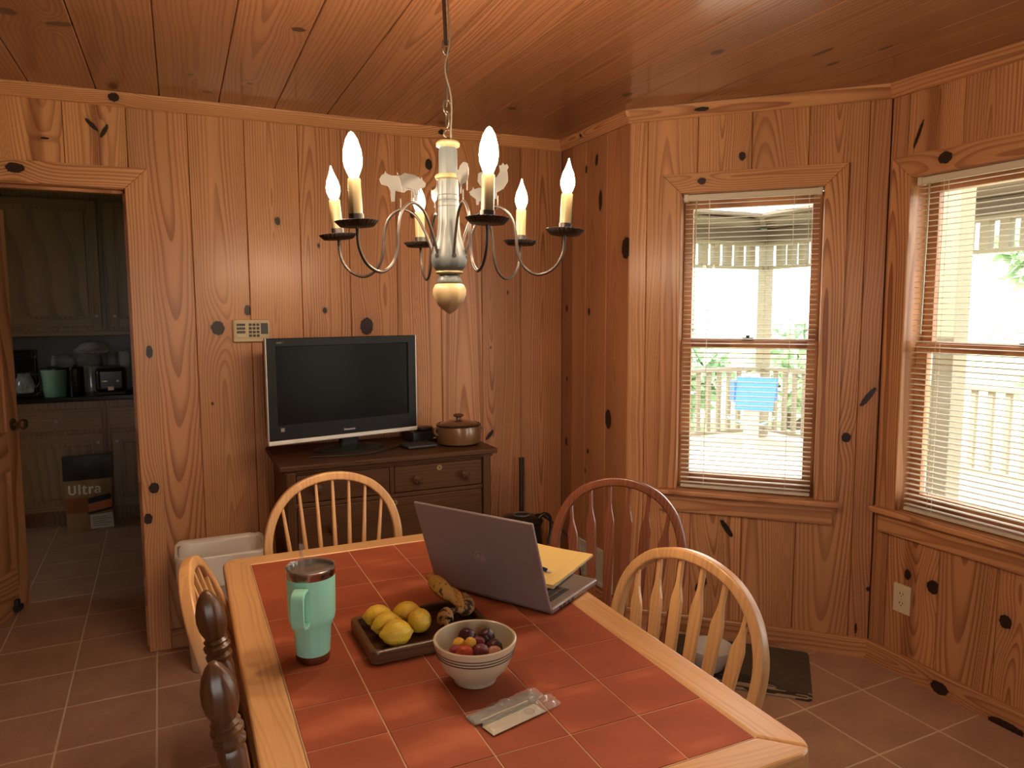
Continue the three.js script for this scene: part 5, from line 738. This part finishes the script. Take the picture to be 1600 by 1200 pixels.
{ // laptop
  const W = 0.372, D = 0.245, l = thing('laptop', 'open grey laptop with its lid back towards the camera on the table', 'laptop', [0.717, TY, 1.828], 121.4 * R), shell = flat([0.30, 0.25, 0.245], 0.5, { metalness: 0.2 }), deckM = flat([0.30, 0.25, 0.215], 0.4, { metalness: 0.5 }), keyM = flat([0.03, 0.028, 0.026], 0.5);
  const b = part(l, 'base', rb(W, 0.016, D, 0.005, 0, 0.0095, D / 2 + 0.004), deckM);
  part(b, 'keyboard_well', rb(W - 0.05, 0.001, 0.105, 0.0004, 0, 0.0176, 0.09), flat([0.2, 0.17, 0.15], 0.5, { metalness: 0.3 }));
  const kg = rb(0.0165, 0.002, 0.0155, 0.0008, 0, 0.0188, 0); for (let r = 0; r < 5; r++) for (let k = 0; k < 16; k++) part(b, 'key', kg, keyM).position.set(-0.153 + k * 0.0204, 0, 0.05 + r * 0.0195);
  part(b, 'touchpad', rb(0.11, 0.0008, 0.07, 0.0003, 0.02, 0.0178, 0.195), flat([0.26, 0.22, 0.19], 0.35, { metalness: 0.4 }));
  for (let k = 0; k < 4; k++) part(b, 'port', bx(0.001, 0.006, 0.013, -W / 2 - 0.0003, 0.0085, 0.045 + k * 0.021), flat([0.01, 0.01, 0.01], 0.5));
  for (const [x, z] of [[-1, 0.03], [1, 0.03], [-1, 0.22], [1, 0.22]]) part(b, 'foot', cyl(0.006, 0.006, 0.002, x * 0.16, 0, z, 12), keyM);
  const q = part(l, 'lid', rb(W, 0.262, 0.008, 0.0038, 0, 0.131, 0, 3), shell); q.position.set(0, 0.012, 0.0); q.rotation.x = -19.5 * R;
  part(q, 'screen', bx(W - 0.02, 0.235, 0.0008, 0, 0.138, 0.0042), flat([0.01, 0.01, 0.011], 0.15)); 
  const hp = print(1, 1, (g, w, h) => { g.fillStyle = '#958988'; g.fillRect(0, 0, w, h); g.strokeStyle = '#b9a49a'; g.lineWidth = w * 0.05; g.beginPath(); g.arc(w / 2, h / 2, w * 0.45, 0, 7); g.stroke(); g.fillStyle = '#b9a49a'; g.font = 'italic bold ' + Math.round(h * 0.55) + 'px sans-serif'; g.textAlign = 'center'; g.textBaseline = 'middle'; g.fillText('hp', w / 2, h * 0.5); }, 128);
  part(q, 'brand_disc', (() => { const g = ni(new THREE.CylinderGeometry(0.0175, 0.0175, 0.0006, 40)).rotateX(-Math.PI / 2); return mapUV(g, (x, y) => [0.5 - x / 0.036, 0.5 + y / 0.036]).translate(0, 0.128, -0.0042); })(), M({ map: hp, roughness: 0.45, metalness: 0.2 }));
  part(l, 'hinge', cyl(0.006, 0.006, 0.2, 0, -0.1, 0, 12).rotateZ(Math.PI / 2).translate(0, 0.014, 0.004), keyM);
}
{ // legal pad
  const p = thing('legal_pad', 'yellow legal pad lying across the open laptop keyboard', 'notepad', [0.925, TY + 0.021, 1.709], 0), tex = print(0.215, 0.3, (g, w, h) => { g.fillStyle = '#e9c878'; g.fillRect(0, 0, w, h); g.strokeStyle = '#c9a565'; g.lineWidth = 1.2; for (let i = 1; i < 26; i++) { g.beginPath(); g.moveTo(0, i * h / 27); g.lineTo(w, i * h / 27); g.stroke(); } g.strokeStyle = '#c08a60'; g.beginPath(); g.moveTo(w * 0.16, 0); g.lineTo(w * 0.16, h); g.stroke(); }, 384);
  const gp = new THREE.Group(); const a = Math.atan2(-0.61, -0.78);
  const sheet = (w, h, y0, curl) => { const g = new THREE.BoxGeometry(w, 0.0016, h, 16, 1, 20), q = g.attributes.position; for (let i = 0; i < q.count; i++) { const x = q.getX(i), z = q.getZ(i); q.setY(i, q.getY(i) + y0 + curl * (Math.pow(clamp(x / w + 0.5), 3) * 0.9 + 0.6 * Math.pow(clamp(0.5 - z / h), 4)) + 0.0012 * n2(x * 30, z * 30)); } const uv = g.attributes.uv; for (let i = 0; i < q.count; i++) uv.setXY(i, q.getX(i) / w + 0.5, q.getZ(i) / h + 0.5); g.computeVertexNormals(); return ni(g); };
  const yaw = Math.atan2(0.61, 0.78); // long side of the pad
  const cardM = flat([0.42, 0.35, 0.26], 0.8), pages = flat([0.66, 0.50, 0.24], 0.7), top = M({ map: tex, roughness: 0.7 });
  const put = (n, g, m) => { const o = part(p, n, g, m); o.rotation.y = Math.PI / 2 + yaw; return o; };
  put('backing_card', sheet(0.212, 0.298, 0.0012, 0.004), cardM); put('page_block', sheet(0.211, 0.297, 0.004, 0.005), pages); put('top_page', sheet(0.21, 0.296, 0.0066, 0.010), top); put('binding_strip', bx(0.212, 0.007, 0.014, 0, 0.0068, -0.143), flat([0.5, 0.36, 0.17], 0.6));
  const pen = thing('ballpoint_pen', 'navy ballpoint pen with white end on the yellow pad', 'pen', [0.890, TY + 0.0365, 1.742], -1.22); part(pen, 'barrel', rod([-0.06, 0, 0], [0.05, 0, 0], 0.0046, 0.0046, 14), flat([0.012, 0.02, 0.09], 0.25)); part(pen, 'end_cap', rod([0.05, 0, 0], [0.062, 0, 0], 0.0046, 0.003, 14), flat([0.55, 0.5, 0.45], 0.3)); part(pen, 'clip', bx(0.035, 0.0012, 0.003, 0.03, 0.0056, 0), flat([0.02, 0.03, 0.12], 0.25));
}
// ---------------------------------------------------------------- porch and garden behind the windows
{
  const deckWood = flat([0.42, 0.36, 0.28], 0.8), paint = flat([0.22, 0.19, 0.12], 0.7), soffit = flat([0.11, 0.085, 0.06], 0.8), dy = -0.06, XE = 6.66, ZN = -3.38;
  structure('deck', merge(bx(5.8, 0.1, 9.6, 5.85 - 1.9 + 0.0, dy - 0.05, 1.3)), deckWood).position.set(2.0, 0, 0);
  structure('lawn', bx(90, 0.1, 90, 12, -0.75, -6), flat([0.27, 0.31, 0.16], 0.95));
  const rail = (name, label, cat, x0, z0, x1, z1, yb, yt, gap, w, group) => {
    const L = Math.hypot(x1 - x0, z1 - z0), t = thing(name, label, cat, [x0, 0, z0], -Math.atan2(z1 - z0, x1 - x0), group);
    part(t, 'top_rail', rb(L, 0.045, 0.11, 0.006, L / 2, yt - 0.022, 0), paint); part(t, 'bottom_rail', rb(L, 0.04, 0.06, 0.006, L / 2, yb + 0.02, 0), paint);
    const n = Math.floor(L / gap), g = bx(w, yt - yb - 0.08, w, 0, (yt + yb) / 2, 0); for (let i = 1; i < n; i++) part(t, 'baluster', g, paint).position.x = i * L / n;
  };
  rail('deck_railing', 'pale deck railing seen through the left part of the centre window', 'railing', 4.4, ZN, XE - 0.07, ZN, 0.02, 0.83, 0.15, 0.045, 'deck railings'); rail('deck_railing', 'pale deck railing running along behind the right window', 'railing', XE, ZN + 0.07, XE, 1.6, 0.02, 0.83, 0.15, 0.045, 'deck railings');
  rail('porch_frieze', 'upper baluster frieze of the porch at the left of the centre window', 'frieze', 4.4, ZN, XE - 0.07, ZN, 2.03, 2.36, 0.17, 0.085, 'porch friezes'); rail('porch_frieze', 'upper baluster frieze of the porch behind the right window', 'frieze', XE, ZN + 0.07, XE, 1.6, 2.03, 2.36, 0.17, 0.085, 'porch friezes');
  const post = (x, z, lab) => single('porch_post', rb(0.13, 2.575, 0.13, 0.008, 0, 1.2875, 0), paint, lab, 'post', [x, dy, z], 0, 'porch posts');
  post(XE, ZN, 'pale porch corner post in the middle of the centre window'); post(4.13, 0.74, 'pale porch post standing close behind the right window');
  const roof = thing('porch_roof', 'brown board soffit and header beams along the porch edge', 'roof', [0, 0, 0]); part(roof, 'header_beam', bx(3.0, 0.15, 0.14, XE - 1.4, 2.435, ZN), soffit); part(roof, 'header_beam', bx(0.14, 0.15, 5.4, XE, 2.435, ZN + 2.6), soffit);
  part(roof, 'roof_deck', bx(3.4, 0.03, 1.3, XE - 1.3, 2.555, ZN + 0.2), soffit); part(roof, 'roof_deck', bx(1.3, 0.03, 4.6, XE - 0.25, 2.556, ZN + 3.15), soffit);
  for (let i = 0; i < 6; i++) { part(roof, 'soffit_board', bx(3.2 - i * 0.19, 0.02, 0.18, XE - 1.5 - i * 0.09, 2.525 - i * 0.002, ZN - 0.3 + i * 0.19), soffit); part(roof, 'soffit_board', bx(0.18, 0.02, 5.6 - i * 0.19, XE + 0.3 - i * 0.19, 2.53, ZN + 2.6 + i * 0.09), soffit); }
  { const b = thing('pedestal_box', 'bright blue box on a round pale pedestal out on the deck', 'box', [5.78, dy, -2.62], -25 * R), blue = flat([0.05, 0.22, 0.62], 0.5); part(b, 'pedestal', lathe([[0, 0], [0.14, 0], [0.14, 0.03], [0.085, 0.05], [0.08, 0.9], [0, 0.9]], 28), flat([0.5, 0.42, 0.32], 0.7)); part(b, 'box_front', slab([[-0.22, 0.5], [0.2, 0.48], [0.235, 0.85], [-0.2, 0.87]], 0.03, 0.006).translate(0, 0, 0.09), blue); part(b, 'side_panel', bx(0.03, 0.24, 0.16, 0.235, 0.72, 0.02), flat([0.03, 0.14, 0.42], 0.5)); part(b, 'side_panel', bx(0.03, 0.24, 0.16, -0.215, 0.70, 0.02), flat([0.03, 0.14, 0.42], 0.5)); part(b, 'tray', tube([[-0.3, 0.42, 0.1], [-0.15, 0.36, 0.14], [0.05, 0.34, 0.15], [0.22, 0.4, 0.1]], 0.012, 24, 8), flat([0.2, 0.35, 0.4], 0.5)); }
  const leaf = M({ color: lin(0.26, 0.42, 0.24), roughness: 0.8, transmission: 0.25, thickness: 0 }), leaf2 = M({ color: lin(0.40, 0.55, 0.34), roughness: 0.8, transmission: 0.25, thickness: 0 }), bark = flat([0.12, 0.08, 0.05], 0.9);
  const tree = (x, z, h, r, m, lab) => {
    const t = thing('garden_tree', lab, 'tree', [x, -0.7, z], 0, 'garden trees'), pos = [], N = 800; part(t, 'trunk', turned([0, 0, 0], [0.1, h * 0.75, 0], [[0, 0], [0.2, 0], [0.12, 0.5], [0.05, 1], [0, 1]], 10), bark);
    for (let i = 0; i < N; i++) { const u = rnd() * 6.283, v = Math.acos(2 * rnd() - 1), q = Math.cbrt(rnd()) * r * (0.75 + 0.5 * (n2(u * 2 + x, v * 3) + 0.5)), c = V(Math.sin(v) * Math.cos(u) * q, h * 0.72 + Math.cos(v) * q * 0.85, Math.sin(v) * Math.sin(u) * q), s = rr(0.12, 0.26); const d1 = V(rr(-1, 1), rr(-1, 1), rr(-1, 1)).normalize().multiplyScalar(s), d2 = V(rr(-1, 1), rr(-1, 1), rr(-1, 1)).cross(d1).normalize().multiplyScalar(s * 0.5); const P = [c.clone().add(d1), c.clone().add(d2), c.clone().sub(d1), c.clone().sub(d2)]; for (const k of [0, 1, 2, 0, 2, 3]) pos.push(P[k].x, P[k].y, P[k].z); }
    const g = new THREE.BufferGeometry(); g.setAttribute('position', new THREE.Float32BufferAttribute(pos, 3)); g.computeVertexNormals(); part(t, 'crown', g, m).userData.kind = 'stuff';
  };
  for (const [x, z, h, r, m, lab] of [[8.6, -7.6, 1.35, 0.85, leaf, 'low dark shrub beyond the railing, left in the centre window'], [10.6, -6.6, 1.3, 0.8, leaf2, 'low pale shrub beyond the railing, right in the centre window'], [12.6, -8.4, 1.5, 0.95, leaf, 'dark shrub farther off behind the pale shrub in the centre window'], [11.6, -2.2, 1.5, 0.8, leaf2, 'pale shrub beyond the railing behind the right window'], [13.2, -3.6, 4.6, 0.9, leaf2, 'slender pale tree standing behind the right window'], [9.4, -0.7, 1.2, 0.6, leaf, 'small dark shrub low at the right edge beyond the railing']]) tree(x, z, h, r, m, lab);
}

scene.traverse((o) => { if (o.isMesh) { o.castShadow = true; o.receiveShadow = true; } });
renderer.render(scene, camera);
